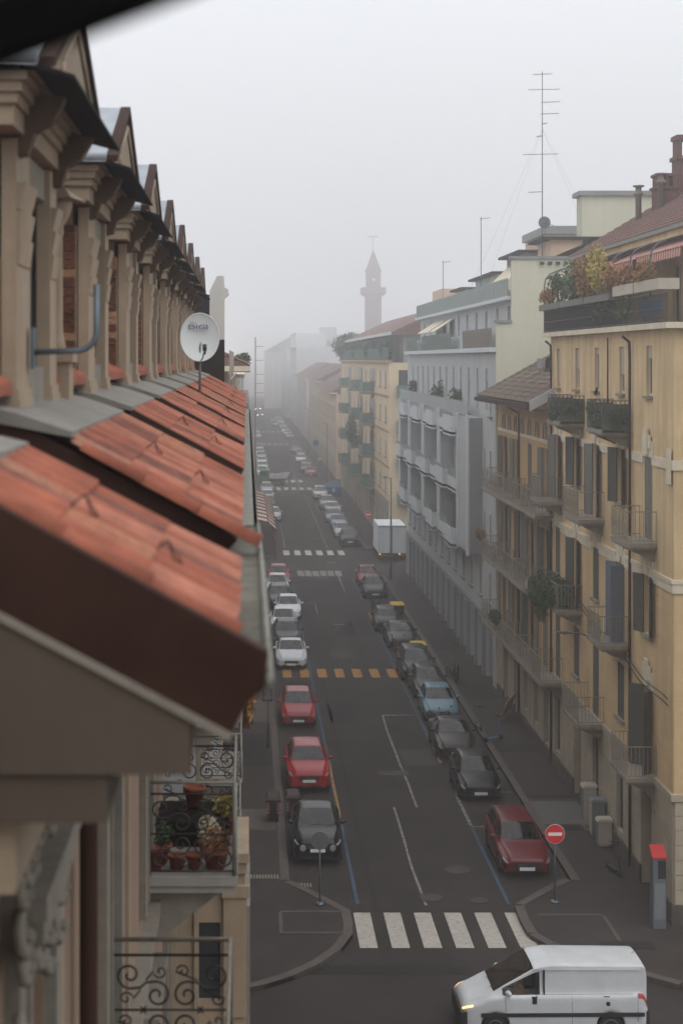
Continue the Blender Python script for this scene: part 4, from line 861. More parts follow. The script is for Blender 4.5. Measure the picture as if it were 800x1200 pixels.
for si, (ya, yb) in enumerate(strips):
    dZ[0] = .035 if si == 0 else 0.0
    sec = empty('roof_section', (EX-lb.location.x, (ya+yb)/2-20, EZ)); sec.parent = lb; L = wloc(sec)
    lo, hi = [], []
    pts = [slope_pt(-.03,0,-.03), slope_pt(1.9,0,-.03), slope_pt(1.9,0,-.3), slope_pt(-.0,0,-.16)]
    q = MB(); q.hexa([(p[0],ya+.02,p[2]) for p in pts], [(p[0],yb,p[2]) for p in pts]); world('roof_board', q, M['brown'], sec)
    n = round((yb-ya-.06)/.24); wd = (yb-ya-.06)/n
    joined = MB()
    for r_ in range(3):
        for i in range(n):
            p = slope_pt(SCO*r_+.36-.015, ya+.06+i*wd, .010+rt.uniform(0,.014)); me = TM[rt.choice((0,0,0,1,1,2,3))]
            if si <= 5: obj('tile', me, sec, (p[0]-L.x, p[1]-L.y, p[2]-L.z), (rt.uniform(-.02,.02), ang+rt.uniform(-.015,.03), rt.uniform(-.012,.012)), scale=(1, wd/.24, 1))
            else:
                b0 = len(joined.v)
                for v in me.vertices: x, y, z = v.co; joined.v.append((p[0]+x*ct+z*st_, p[1]+y*wd/.24, p[2]-x*st_+z*ct))
                for f_ in me.polygons: joined.f.append(tuple(b0+k for k in f_.vertices)); joined.sm.append(True)
    if joined.v: world('tile_field', joined, M['tile'], sec, kind='stuff')
    if si > 1:
        e_ = [slope_pt(-.02,0,-.3), slope_pt(1.06,0,-.3), slope_pt(1.06,0,.055), slope_pt(-.02,0,.055)]; q = MB(); q.hexa([(p[0],ya-.02,p[2]) for p in e_], [(p[0],ya+.03,p[2]) for p in e_]); world('verge_flashing', q, M['brown'], sec)
    for r_ in range(3 if si < 2 else 0):
        p = slope_pt(.35*r_+.36-(.07 if si else .0), ya+.0, -.005+.006*r_); obj('verge_tile', VERGE, sec, (p[0]-L.x, p[1]-L.y, p[2]-L.z), (0, ang, 0), scale=(1.04,1,1))
    if si == 1: p = slope_pt(.235, ya-.02, .0); obj('verge_tile', VERGE, sec, (p[0]-L.x, p[1]-L.y, p[2]-L.z), (0, ang, 0), scale=(1.0,1.15,1.15))
    for s_ in ((.3,.66) if si < 3 else (.3,)):
        for j in range(1):
            y = (ya+.45+.15*s_) if si == 0 else (ya+1.1+s_*.9); p = slope_pt(s_, y, .05); obj('snow_guard', SNOW, sec, (p[0]-L.x, p[1]-L.y, p[2]-L.z), (0, .15, .3))
    # grey flashing above the tiles
    p0, p1 = slope_pt(1.07,0,.06), slope_pt(1.08,0,.05)
    q = MB(); q.hexa([(p0[0],ya-.01,p0[2]-.02),(p0[0],ya-.01,p0[2]+.012),(-1.30,ya-.01,17.40),(-1.6,ya-.01,17.46),(-1.6,ya-.01,17.38)], [(p0[0],yb,p0[2]-.02),(p0[0],yb,p0[2]+.012),(-1.30,yb,17.40),(-1.6,yb,17.46),(-1.6,yb,17.38)]); world('flashing', q, M['flash'], sec)
    q = MB(); q.box(p0[0]-.3,-.55,ya-.03,ya+.0,0,.01) if False else None
# floor of the gaps between the raised tile strips
q = MB(); q.hexa([(-.1,5.6,gz-.03),(-2.4,5.6,17.05),(-2.4,5.6,16.6),(-.1,5.6,16.5)], [(-.1,44.9,gz-.03),(-2.4,44.9,17.05),(-2.4,44.9,16.6),(-.1,44.9,16.5)]); world('valley_floor', q, M['brown'], lb)
# nearest strip: tall brown barge board and pale trim at its cut end
def bl(x, z0, x0=-.84, s=SL): return z0+(x0-x)*s
y0, y1 = 5.5, 5.6
up = lambda x: 17.20-(x+.84)*.545
dn = lambda x: 16.845-(x+.84)*.525
q = MB(); P_ = [(-2.4,up(-2.4)),(.075,up(.075)-.0),(.055,16.58),(.0,16.53),(-.05,dn(-.05)),(-2.4,dn(-2.4))]
q.hexa([(x,y0,z) for x,z in P_], [(x,y1,z) for x,z in P_]); world('barge_board', q, M['brown'], lb)
q = MB(); q.hexa([(-2.4,y0-.015,dn(-2.4)-.03),(-.06,y0-.015,dn(-.06)-.03),(-.05,y0-.015,dn(-.05)+.0),(-2.4,y0-.015,dn(-2.4))], [(-2.4,y1,dn(-2.4)-.03),(-.06,y1,dn(-.06)-.03),(-.05,y1,dn(-.05)),(-2.4,y1,dn(-2.4))]); world('barge_trim', q, M['stone'], lb)
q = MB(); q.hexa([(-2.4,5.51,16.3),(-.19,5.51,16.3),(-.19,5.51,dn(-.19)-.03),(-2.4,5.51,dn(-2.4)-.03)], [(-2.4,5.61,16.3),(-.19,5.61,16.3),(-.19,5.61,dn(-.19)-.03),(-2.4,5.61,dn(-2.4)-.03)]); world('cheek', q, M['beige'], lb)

# --- dormers
XD = -1.37
MODC = {}
def dm(k, make, m):
    if k not in MODC: q = MB(); make(q); MODC[k] = q.mesh(k, m)
    return MODC[k]
def d_body(q):
    q.box(-2.6,-.14,.02,2.03,0,1.80)
def d_pil(q, u, w_):
    q.box(-.09,0,u,u+w_,0,1.72); q.box(-.16,.025,u-.02,u+w_+.02,0,.16); q.box(-.15,.015,u-.01,u+w_+.01,.16,.22)
    for j,(z,o) in enumerate(((1.3,.055),(1.13,.04),(.97,.028))): q.hexa([(0,u+.02,z),(0,u+w_-.02,z),(o*.3,u+w_-.02,z),(o*.3,u+.02,z)], [(0,u+.02,z+.16),(0,u+w_-.02,z+.16),(o,u+w_-.02,z+.16),(o,u+.02,z+.16)])
def d_reveal(q): q.box(-.135,-.04,.6,1.65,0,.35); q.box(-.135,-.04,.6,1.65,1.5,1.72); q.box(-.13,-.07,1.1,1.14,.35,1.5)
def d_frieze(q): q.box(-.75,.04,-.42,2.47,1.74,1.86)
def d_ent(q):
    q.box(-1.6,.07,-.46,2.51,1.86,1.92); q.box(-1.6,.10,-.49,2.54,1.92,1.98); q.box(-1.6,.13,-.52,2.57,1.98,2.03)
def d_canopy(q):
    q.hexa([(.09,-.55,2.06),(.09,2.65,2.06),(.405,2.65,1.98),(.405,-.55,1.98)], [(.09,-.55,2.1),(.09,2.65,2.1),(.405,2.65,2.0),(.405,-.55,2.0)])
def d_raft(q, u):
    lo = [(.0,1.62),(.06,1.63),(.1,1.76),(.2,1.82),(.26,1.92),(.28,1.97),(0,2.04)]
    q.hexa([(x,u,z) for x,z in lo], [(x,u+.13,z) for x,z in lo])
def d_gable(q):
    q.hexa([(.08,-.45,2.04),(.08,2.5,2.04),(.08,2.3,2.16),(.08,1.02,2.68),(.08,-.26,2.16)], [(.25,-.45,2.04),(.25,2.5,2.04),(.25,2.3,2.16),(.25,1.02,2.68),(.25,-.26,2.16)])
def d_panel(q): 
    for a,b in (((.1,2.1),(1.95,2.1)),((.1,2.1),(.15,2.2)),((1.95,2.1),(1.9,2.2)),((.15,2.2),(1.02,2.56)),((1.02,2.56),(1.9,2.2))): q.tube([(.26,a[0],a[1]),(.26,b[0],b[1])], .02, 4)
def d_rake(q):
    for s0,s1 in (((-.5,2.09),(1.02,2.73)),((1.02,2.73),(2.54,2.09))):
        (a,b),(c,d) = s0,s1; q.hexa([(.2,a,b-.035),(.29,a,b-.035),(.29,c,d-.035),(.2,c,d-.035)], [(.2,a,b+.02),(.29,a,b+.02),(.29,c,d+.02),(.2,c,d+.02)])
def d_zinc(q):
    for sg, u0 in ((-1,-.62),(1,2.66)):
        q.hexa([(-2.6,u0,2.04),(.2,u0,2.04),(.2,1.02+sg*1.1,2.28),(-2.6,1.02+sg*1.1,2.28)], [(-2.6,u0,2.07),(.2,u0,2.07),(.2,1.02+sg*1.1,2.31),(-2.6,1.02+sg*1.1,2.31)])
        q.hexa([(-2.6,1.02+sg*1.1,2.28),(.2,1.02+sg*1.1,2.28),(.2,1.02,2.71),(-2.6,1.02,2.75)], [(-2.6,1.02+sg*1.1,2.31),(.2,1.02+sg*1.1,2.31),(.2,1.02,2.74),(-2.6,1.02,2.78)])
    q.tube([(-2.6,-.6,2.08),(.2,-.6,2.08)], .035, 5)
def d_gapwall(q): q.box(-1.7,-.75,-2.35,-.0,0,1.0)
def d_gaptile(q):
    n = 48
    for r_ in range(2):
        a = [q.pt((-.85+.4*r_, -2.33+2.3*j/n, .62-.2*r_+[0,.03,.05,.03][j % 4])) for j in range(n+1)]; b = [q.pt((-.85+.4*(r_+1)+.03, -2.33+2.3*j/n, .62-.2*(r_+1)+.01+[0,.03,.05,.03][j % 4])) for j in range(n+1)]; c = [q.pt((-.85+.4*(r_+1)+.03, -2.33+2.3*j/n, .62-.2*(r_+1)-.03)) for j in range(n+1)]
        for j in range(n): q.face((a[j],a[j+1],b[j+1],b[j])); q.face((b[j],b[j+1],c[j+1],c[j]))
brm = [unitcube(M['brick']), unitcube(M['brick2'])]
for k in range(8):
    d0 = 9.65+4.4*k
    ch = empty('dormer', (XD-lb.location.x, d0-20, 17.3)); ch.parent = lb
    for nm, fn, m in (('dormer_body',d_body,M['ivory']),('window_reveal',d_reveal,M['stone']),('frieze',d_frieze,M['ivory2']),('entablature',d_ent,M['ivory2']),('canopy',d_canopy,M['slate']),('gable',d_gable,M['ivory']),('gable_moulding',d_panel,M['ivory2']),('raking_edge',d_rake,M['brown']),('zinc_roof',d_zinc,M['zinc']),('recess_wall',d_gapwall,M['brick']),('recess_tiles',d_gaptile,M['tile'])):
        obj(nm, dm(nm, fn, m), ch)
    for u, w_ in ((0,.58),(1.65,.38)): obj('pilaster', dm('pilaster%d' % (w_*100), lambda q: d_pil(q, 0, w_), M['ivory2']), ch, (0,u,0))
    for u in (.05,1.8): obj('bracket', dm('bracket', lambda q: d_raft(q, 0), M['wood']), ch, (0,u,0))
    obj('pane', bx(-.12,-.11,.6,1.65,.35,1.5, m=M['glass']), ch)
    rr = random.Random(k); jb = MB(); top = 1.55 if k else 1.0
    jb2 = bx(-1.6,-.10,-.004,.03,0,1.56 if k else 1.01, m=M['mortar']); obj('mortar_bed', jb2, ch)
    z = .02; row = 0
    while z < top:
        x = 0
        if row % 2 == 0: w0 = (-.30,-.17) 
        xs = [(-.11-.12,-.11)] if row % 2 else []
        xc = -.11-(.12 if row % 2 else 0)
        while xc > -.85: xs.append((xc-.235, xc)); xc -= .245
        for a_, b_ in xs:
            pr = rr.uniform(.012,.035)
            if k < 3: obj('brick', brm[rr.random() < .3], ch, ((a_+b_)/2, -pr/2, z+.033), scale=(b_-a_-.01, pr+.01, .066))
            else: jb.box(a_+.005,b_-.005,-pr,0.0,z,z+.066)
        z += .078; row += 1
    if k >= 3: obj('brickwork', jb.mesh('brickwork', M['brick']), ch, kind='stuff')
# little column with capital and pedestal beside the first dormer
q = MB(); q.lathe([(.05,17.75),(.075,17.78),(.06,17.84),(.048,17.9),(.045,18.62),(.055,18.66),(.05,18.7),(.1,18.78),(.12,18.86),(.12,18.9)], (-1.43,12.2,0), 14); q.hexa([(-1.6,12.0,18.9),(-1.3,12.0,18.9),(-1.22,12.4,18.9),(-1.6,12.4,18.9)], [(-1.6,12.0,18.98),(-1.35,12.0,18.98),(-1.35,12.4,18.98),(-1.6,12.4,18.98)])
q.box(-1.56,-1.32,12.05,12.35,17.36,17.68); q.box(-1.59,-1.29,12.02,12.38,17.68,17.76); world('dormer_column', q, M['ivory2'], lb)
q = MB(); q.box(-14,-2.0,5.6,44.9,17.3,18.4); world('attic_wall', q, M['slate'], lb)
# white stepped party wall at the far end of the roof
q = MB(FE(45.0)); prof = [(-3.0,16.5),(-1.0,16.5),(-.98,18.2),(-.98,19.55),(-.9,19.8),(-.78,20.0),(-.62,20.0),(-.6,19.7),(-.52,19.65),(-.5,19.5),(-.6,19.45),(-.62,16.5)]
q = MB(); q.hexa([(-1.03,45,18.25),(-.62,45,18.25),(-.62,45,19.4),(-.5,45,19.5),(-.52,45,19.65),(-.62,45,19.7),(-.64,45,20.02),(-.82,45,20.02),(-1.03,45,19.6)], [(-1.03,45.5,18.25),(-.62,45.5,18.25),(-.62,45.5,19.4),(-.5,45.5,19.5),(-.52,45.5,19.65),(-.62,45.5,19.7),(-.64,45.5,20.02),(-.82,45.5,20.02),(-1.03,45.5,19.6)]); world('party_wall', q, M['frame'], lb)
q = MB(); q.box(-3.4,-.62,45.0,45.5,16.0,18.25); q.box(-3.4,-1.03,45,45.5,18.25,19.5); world('party_wall_slate', q, M['slate'], lb)
# J shaped galvanised bracket on the first dormer
q = MB(); q.tube([(-1.34,10.15,17.745),(-1.06,10.15,17.755)]+[(-1.06+.12*sin(a), 10.15, 17.875-.12*cos(a)) for a in np.linspace(0.15,pi/2,7)]+[(-.94,10.15,18.17)], .019, 10); q.box(-1.345,-1.325,10.1,10.2,17.64,17.9)
jb = world('bracket_pipe', q, M['galv']); tagp(jb, 'grey J shaped pipe bracket bolted to the first dormer post', 'bracket')
# open roof window sash above the camera
sh = empty('roof_window', (-.2,1.5,18.0), 'black edged open roof window sash hanging into the top left corner', 'window')
q = MB(); q.hexa([(-.6,1.48,17.87),(.10,1.48,18.135),(.15,1.48,18.18),(-.6,1.48,17.90)], [(-.6,1.56,17.87),(.10,1.56,18.135),(.15,1.56,18.18),(-.6,1.56,17.90)])
q = MB()
def sash(x): return 17.984+(x+.22)*.385
q.hexa([(-.62,1.5,sash(-.62)),(.16,1.5,sash(.16)),(.16,1.5,sash(.16)+.075),(-.62,1.5,sash(-.62)+.045)], [(-.62,1.56,sash(-.62)),(.16,1.56,sash(.16)),(.16,1.56,sash(.16)+.075),(-.62,1.56,sash(-.62)+.045)]); world('sash_frame', q, mat('sash_black', (.004,.004,.004), .95, var=0, spec=.05), sh)
q = MB(); q.hexa([(-.62,1.515,sash(-.62)+.05),(.16,1.515,sash(.16)+.05),(.16,1.515,sash(.16)+.5),(-.62,1.515,sash(-.62)+.5)], [(-.62,1.53,sash(-.62)+.05),(.16,1.53,sash(.16)+.05),(.16,1.53,sash(.16)+.5),(-.62,1.53,sash(-.62)+.5)]); world('pane', q, mat('sash_pane', (.03,.032,.035), .3, var=0), sh)

# --- wrought iron balconies of the near facade
def spiral(c, r, turns, a0, n=18, sgn=1): return [(c[0]+r*(1-.85*t)*cos(a0+sgn*2*pi*turns*t), c[1]+r*(1-.85*t)*sin(a0+sgn*2*pi*turns*t)) for t in np.linspace(0,1,n)]
def scroll_panel(parent, P0, P1, z0, zt, depthy):
    """C and S scrolls between two posts; P0,P1 = ends in plan"""
    W = hypot(P1[0]-P0[0], P1[1]-P0[1]); ux, uy = (P1[0]-P0[0])/W, (P1[1]-P0[1])/W; hh = (zt-z0)
    def add(name, pts, r=.009): q = MB(); q.tube([(P0[0]+ux*a, P0[1]+uy*a, z0+b) for a, b in pts], r, 5); world(name, q, M['iron'], parent)
    n = max(2, round(W/.44)); cw = W/n; rh = hh*.47
    for j in range(2):
        zc = rh*(.5+j*1.0)+.01
        for i in range(n):
            cx = cw*(i+.5); s = 1 if (i+j) % 2 else -1; R0 = min(cw, rh)*.27
            A = spiral((cx-s*cw*.24, zc+rh*.2), R0, 1.35, -pi/2, 22, sgn=-s); B = spiral((cx+s*cw*.24, zc-rh*.2), R0, 1.35, pi/2, 22, sgn=-s)
            add('scroll', A[::-1]+[(cx-s*cw*.05,zc-.02),(cx+s*cw*.05,zc+.02)]+B, .010)
            C = spiral((cx+s*cw*.3, zc+rh*.27), R0*.55, 1.2, pi, 14, sgn=s); add('scroll', C[::-1]+[(cx+s*cw*.05, zc+rh*.1)], .008)
            D = spiral((cx-s*cw*.3, zc-rh*.27), R0*.55, 1.2, 0, 14, sgn=s); add('scroll', D[::-1]+[(cx-s*cw*.05, zc-rh*.1)], .008)
            q = MB()
            for t in range(6): a = t*pi/3; q.tube([(P0[0]+ux*cx, P0[1]+uy*cx, z0+rh*(j+.0)+.01 if False else z0+zc+(rh*.5 if j == 0 else -rh*.5)), (P0[0]+ux*(cx+.045*cos(a)), P0[1]+uy*(cx+.045*cos(a)), z0+zc+(rh*.5 if j == 0 else -rh*.5)+.035*sin(a))], [.012,.004], 4)
            if j == 0: world('rosette', q, M['iron'], parent)
    add('rail', [(0,rh+.01),(W,rh+.01)], .009)
def near_balcony(y0, y1, z, lab):
    b = empty('balcony', (0, (y0+y1)/2-20, z)); b.parent = lb; xo = -.125
    q = MB(); q.box(XW,xo+.03,y0-.03,y1+.03,z-.1,z); q.box(XW,xo,y0,y1,z-.18,z-.1); world('slab', q, M['greyst'], b)
    for y in (y0+.15, y1-.3): q = MB(); q.hexa([(XW,y,z-.75),(XW,y+.16,z-.75),(XW+.1,y+.16,z-.75),(XW+.1,y,z-.75)], [(XW,y,z-.18),(XW,y+.16,z-.18),(xo-.1,y+.16,z-.18),(xo-.1,y,z-.18)]); world('bracket', q, M['stone'], b)
    for zz, r in ((.98,.018),(.86,.011),(.05,.011)): q = MB(); q.tube([(XW+.02,y0,z+zz),(xo,y0,z+zz),(xo,y1,z+zz),(XW+.02,y1,z+zz)], r, 6); world('handrail', q, M['iron'] if zz < .9 else M['irongrey'], b)
    for p in ((XW+.03,y0),(xo,y0),(xo,y1),(xo,(y0+y1)/2)): q = MB(); q.box(p[0]-.016,p[0]+.016,p[1]-.016,p[1]+.016,z,z+.98); world('post', q, M['iron'], b)
    scroll_panel(b, (XW+.04,y0), (xo-.01,y0), z+.05, z+.86, 0); scroll_panel(b, (xo,y0+.02), (xo,y1-.02), z+.05, z+.86, 0); scroll_panel(b, (XW+.04,y1), (xo-.01,y1), z+.05, z+.86, 0)
    q = MB(); q.tube([(xo,y0,z),(xo,y0,z+.98)], .026, 8); world('corner_post', q, M['gutter'], b)
    return b
Z5 = 12.28
for i, (y0, y1, z) in enumerate(((10.4,12.4,Z5),(17.0,19.1,Z5),(24.2,26.2,Z5+.1),(29.5,31.5,Z5),(22,24.4,8.6),(36,38.4,8.4),(30,32,8.4),(40,42,Z5))): near_balcony(y0, y1, z, '')
def pot(x, y, z, r, h, lab, plant=None, m=None):
    p = empty('flower_pot', (x,y,z), lab, 'pot', 'terracotta pots on the upper scroll balcony')
    q = MB(); q.lathe([(r*.68,0),(r*.95,h*.85),(r*1.08,h*.85),(r*1.08,h),(r*.92,h),(r*.85,h*.9)], (0,0,0), 16); obj('pot', q.mesh('pot', m or M['terrac']), p)
    if plant: q = MB(); q.leaves(140, (0,0,h+.12), (r*1.2,r*1.2,.16), .035); obj('plant', q.mesh('plant', plant), p)
pot(-.97,17.2,Z5,.09,.24,'terracotta pot standing on another row at the wall end of the balcony')
pot(-.93,17.45,Z5,.12,.2,'wide terracotta pot nearest the wall on the scroll balcony floor',M['leafd'])
pot(-.74,17.25,Z5,.1,.15,'low terracotta bowl second from the wall behind the scrolls')
pot(-.56,17.25,Z5,.09,.16,'small terracotta pot in the middle of the balcony front row')
pot(-.33,17.25,Z5,.14,.2,'large terracotta pot at the street end of the front row',M['leafo'])
pot(-.6,18.6,Z5+.28,.12,.24,'round terracotta pot raised at the back of the balcony')
pot(-.25,18.3,Z5+.05,.12,.2,'terracotta pot with yellow flowers near the corner post',M['leafy'])
pot(-.42,17.7,Z5,.11,.16,'terracotta saucer pot with pale dry plant behind the front row',M['awnc'])
bx_ = world('bench_box', (lambda q: (q.box(-1.0,-.2,18.0,18.9,Z5,Z5+.27), q)[1])(MB()), M['slate']); tagp(bx_, 'dark low bench at the back of the balcony carrying pots', 'bench')
q = MB(); q.box(-1.0,-.62,19.3,19.34,Z5+.25,Z5+1.6); wl = world('door_leaf', q, M['white'], lb)
# projecting bay window lower down, facing the camera
q = MB(FE(21)); bo = [(-.62,-.34,9.4,10.4)]
wallgrid(q, XW+.02, -.02, 5.5, 11.2, -1.5, 0, bo); world('bay_wall', q, M['ivory2'], lb)
q = MB(); q.box(XW,.03,20.9,22.6,11.2,11.32); q.box(XW,0,20.94,22.56,11.05,11.2); q.box(-.3,-.0,20.93,21.0,9.2,10.85); q.box(-.32,.03,20.9,21.0,10.75,10.9); q.box(-.68,-.62,20.95,21.0,9.3,10.6); q.box(-.98,-.9,20.95,21.0,8.9,10.9); world('bay_trim', q, M['ivory2'], lb)
q = MB(); q.box(-.62,-.34,21.05,21.08,9.4,10.4); world('bay_glass', q, M['glass'], lb)
q = MB(); q.box(-.75,.04,20.6,21,8.95,9.05); world('bay_sill', q, M['greyst'], lb)
q = MB(); q.box(-.4,.05,24,26.5,5,9.6); world('lower_bay', q, M['stone'], lb)
bush('balcony_plant', (.02,25.4,12.7), (.17,.5,.75), 420, .05, M['leafo'], 'dry brown green creeper spilling over the far balcony of the left house')
# ------------------------------------------------------------------ satellite dish on the eave
sd_ = empty('satellite_dish', (-.78,27,17.0), 'white satellite dish on a short mast at the left roof edge', 'satellite dish')
q = MB(); q.tube([(0,.06,0),(0,.06,.9),(0.02,.1,1.02)], .022, 8); obj('mast', q.mesh('mast', M['gutter']), sd_)
rings = []; q = MB(); q.smooth = True; rows_ = 7; nn = 36
for i in range(rows_+1):
    t = i/rows_; rings.append([q.pt((.325*t*cos(2*pi*k/nn), .07*(1-t*t), 1.07+.40*t*sin(2*pi*k/nn))) for k in range(nn)])
for A, B in zip(rings, rings[1:]):
    for k in range(nn): q.face((A[k],A[(k+1) % nn],B[(k+1) % nn],B[k]))
q.smooth = False; q.tube([(.325*cos(2*pi*k/nn), 0, 1.07+.40*sin(2*pi*k/nn)) for k in range(nn)], .008, 5, True)
obj('reflector', q.mesh('reflector', M['dish']), sd_, (0,0,0), (0,0,.12))
q = MB(); q.tube([(.02,.02,.68),(.05,-.14,.72),(.09,-.36,.86)], .011, 6); q.lathe([(.035,-.06),(.035,.05)], (.09,-.36,.9), 10); q.box(.07,.11,-.4,-.33,.78,.86); obj('feed_arm', q.mesh('feed_arm', M['black']), sd_)
def text(s, size, loc, rot, m, parent, name='lettering', ext=.003, sx=1.0):
    c = bpy.data.curves.new(name, 'FONT'); c.body = s; c.size = size; c.extrude = ext; c.align_x = 'CENTER'; c.align_y = 'CENTER'; c.materials.append(m)
    t0 = bpy.data.objects.new(name, c); sc.collection.objects.link(t0); bpy.context.view_layer.update(); me = bpy.data.meshes.new_from_object(t0.evaluated_get(bpy.context.evaluated_depsgraph_get())); bpy.data.objects.remove(t0)
    o = obj(name, me, parent, loc, rot); o.scale = (sx,1,1); return o
text('DIGI', .11, (-.03,.012,1.235), (pi/2-.12,0,.12), mat('print_purple', rgb('38356a'), .6, var=0), sd_, sx=1.55)
q = MB(); q.tube([(-.2+.012*i, .0+.008, 1.305+(.02 if i % 2 else -.008)+.004*sin(i)) for i in range(13)], .0035, 4); q.tube([(-.14+.01*i,.02,1.175+.001*sin(i*9)) for i in range(26)], .0018, 4); obj('printed_script', q.mesh('printed_script', M['sign_back'] if 'sign_back' in M else M['signback']), sd_)
# ------------------------------------------------------------------ left row beyond
def lhouse(name, lab, y0, y1, zt, wm, roofm=None, x0=-1.05, **k): return simple_house(name, lab, y0, y1, x0, zt, wm, side=-1, roofm=roofm, **k)
hb, hf = lhouse('grey_house', 'pale grey house with roof terrace railing next to the dormered one', 45.6, 68, 15.9, M['greyw'], floors=4, gz=4.2, wstep=3.6, over=.7, wh=2.2)
q = MB(hf); rail(q, 46, 68, .6, 16.1, 17.1, .22, .014); q.box(46,68,.58,.62,17.1,17.14); world('roof_rail', q, M['irongrey'], hb)
for y in (54,60,66): q = MB(hf); q.tube([(y,.5,16.1),(y,.5,18)], .03, 5); world('roof_post', q, M['irongrey'], hb)
hb, hf = lhouse('salmon_house', 'salmon house with overhanging red tiled roof on the left', 68.2, 96, 17.2, M['peachw'], M['oldtile'], floors=4, gz=4.3, fh=3.4, over=1.2, roofh=2.6, wh=2.0)
q = MB(); 
bush('roof_plant', (-.25,84,17.75), (.5,5,.35), 500, .11, M['leafd'], 'dark greenery growing over the edge of the salmon house roof')
hb, hf = lhouse('left_house', 'grey beige house ending at the far cross street on the left', 96.3, 132.8, 16.6, M['greyw'], floors=4, gz=4.3, fh=3.4, over=.9, wh=2.0)
for i in range(3):
    for y in (100,107,114,121,128): put(balcony(3.0,1.2,single=False,curved=False), hb, (-1.05,y,7.4+3.4*i), LEFT)
lhouse('left_house', 'foggy beige house behind the ribbed street canopy', 150, 221, 17.5, M['cream'], floors=4, over=.6, wstep=4.5, wh=2, ww=1.3)
lhouse('left_house', 'faint grey house on the left beyond the green truck', 237, 338, 17, M['greyw'], floors=4, over=.6, wstep=6, wh=2, ww=1.5)
lhouse('left_house', 'farthest left house dissolving in the fog', 352, 560, 17, M['greyst'], floors=4, over=.6, wstep=11, wh=2, ww=2)
q = MB(); q.tube([(.75,140,0),(.75,140,19.6)], .045, 6)
for z in (18.8,17.6,16.4,15.6,14.8): q.box(.75,1.45,139.97,140.03,z,z+.03)
po = world('utility_pole', q, M['pole']); tagp(po, 'thin dark mast with side arms rising over the left eaves', 'pole')
# ------------------------------------------------------------------ cars
def smooth_list(a, n=2):
    a = np.array(a, float)
    for _ in range(n): b = a.copy(); b[1:-1] = (a[:-2]+2*a[1:-1]+a[2:])/4; a = b
    return a
TYPES = {
 # name: L, W, H, cowl s, roof-front s, roof-rear s, tail-top s, hood z front, cowl z, roof-rear z, belt rear z, tail z, wheel front, wheel rear, radius
 'hatch':   dict(L=4.0, W=1.72, H=1.48, cowl=.98, rf=1.72, rr=3.35, tt=3.85, zh=.70, zc=.96, zr=1.40, zbr=1.0, zt=.98, wf=.78, wr=3.25, r=.31),
 'suv':     dict(L=4.15, W=1.78, H=1.6, cowl=1.05, rf=1.75, rr=3.55, tt=4.02, zh=.86, zc=1.06, zr=1.52, zbr=1.08, zt=1.05, wf=.82, wr=3.38, r=.35),
 'crossover':dict(L=4.13, W=1.77, H=1.57, cowl=1.0, rf=1.8, rr=3.3, tt=4.0, zh=.88, zc=1.08, zr=1.42, zbr=1.12, zt=1.08, wf=.8, wr=3.33, r=.35),
 'sedan':   dict(L=4.5, W=1.79, H=1.42, cowl=1.2, rf=2.0, rr=3.05, tt=3.75, zh=.68, zc=.94, zr=1.36, zbr=1.0, zt=1.0, wf=.88, wr=3.52, r=.32),
 'wagon':   dict(L=4.6, W=1.75, H=1.46, cowl=1.2, rf=1.95, rr=4.05, tt=4.5, zh=.68, zc=.93, zr=1.42, zbr=.98, zt=.96, wf=.9, wr=3.6, r=.31),
 'mpv':     dict(L=4.3, W=1.78, H=1.64, cowl=.8, rf=1.65, rr=3.8, tt=4.2, zh=.82, zc=1.06, zr=1.56, zbr=1.06, zt=1.02, wf=.82, wr=3.5, r=.33),
 'mini':    dict(L=3.65, W=1.68, H=1.41, cowl=1.05, rf=1.55, rr=3.2, tt=3.55, zh=.78, zc=.97, zr=1.36, zbr=.98, zt=.96, wf=.65, wr=3.12, r=.3),
 'van':     dict(L=4.85, W=1.85, H=1.94, cowl=.75, rf=1.9, rr=4.75, tt=4.82, zh=.92, zc=1.18, zr=1.9, zbr=1.15, zt=1.1, wf=.85, wr=3.85, r=.33),
}
CARC = {}
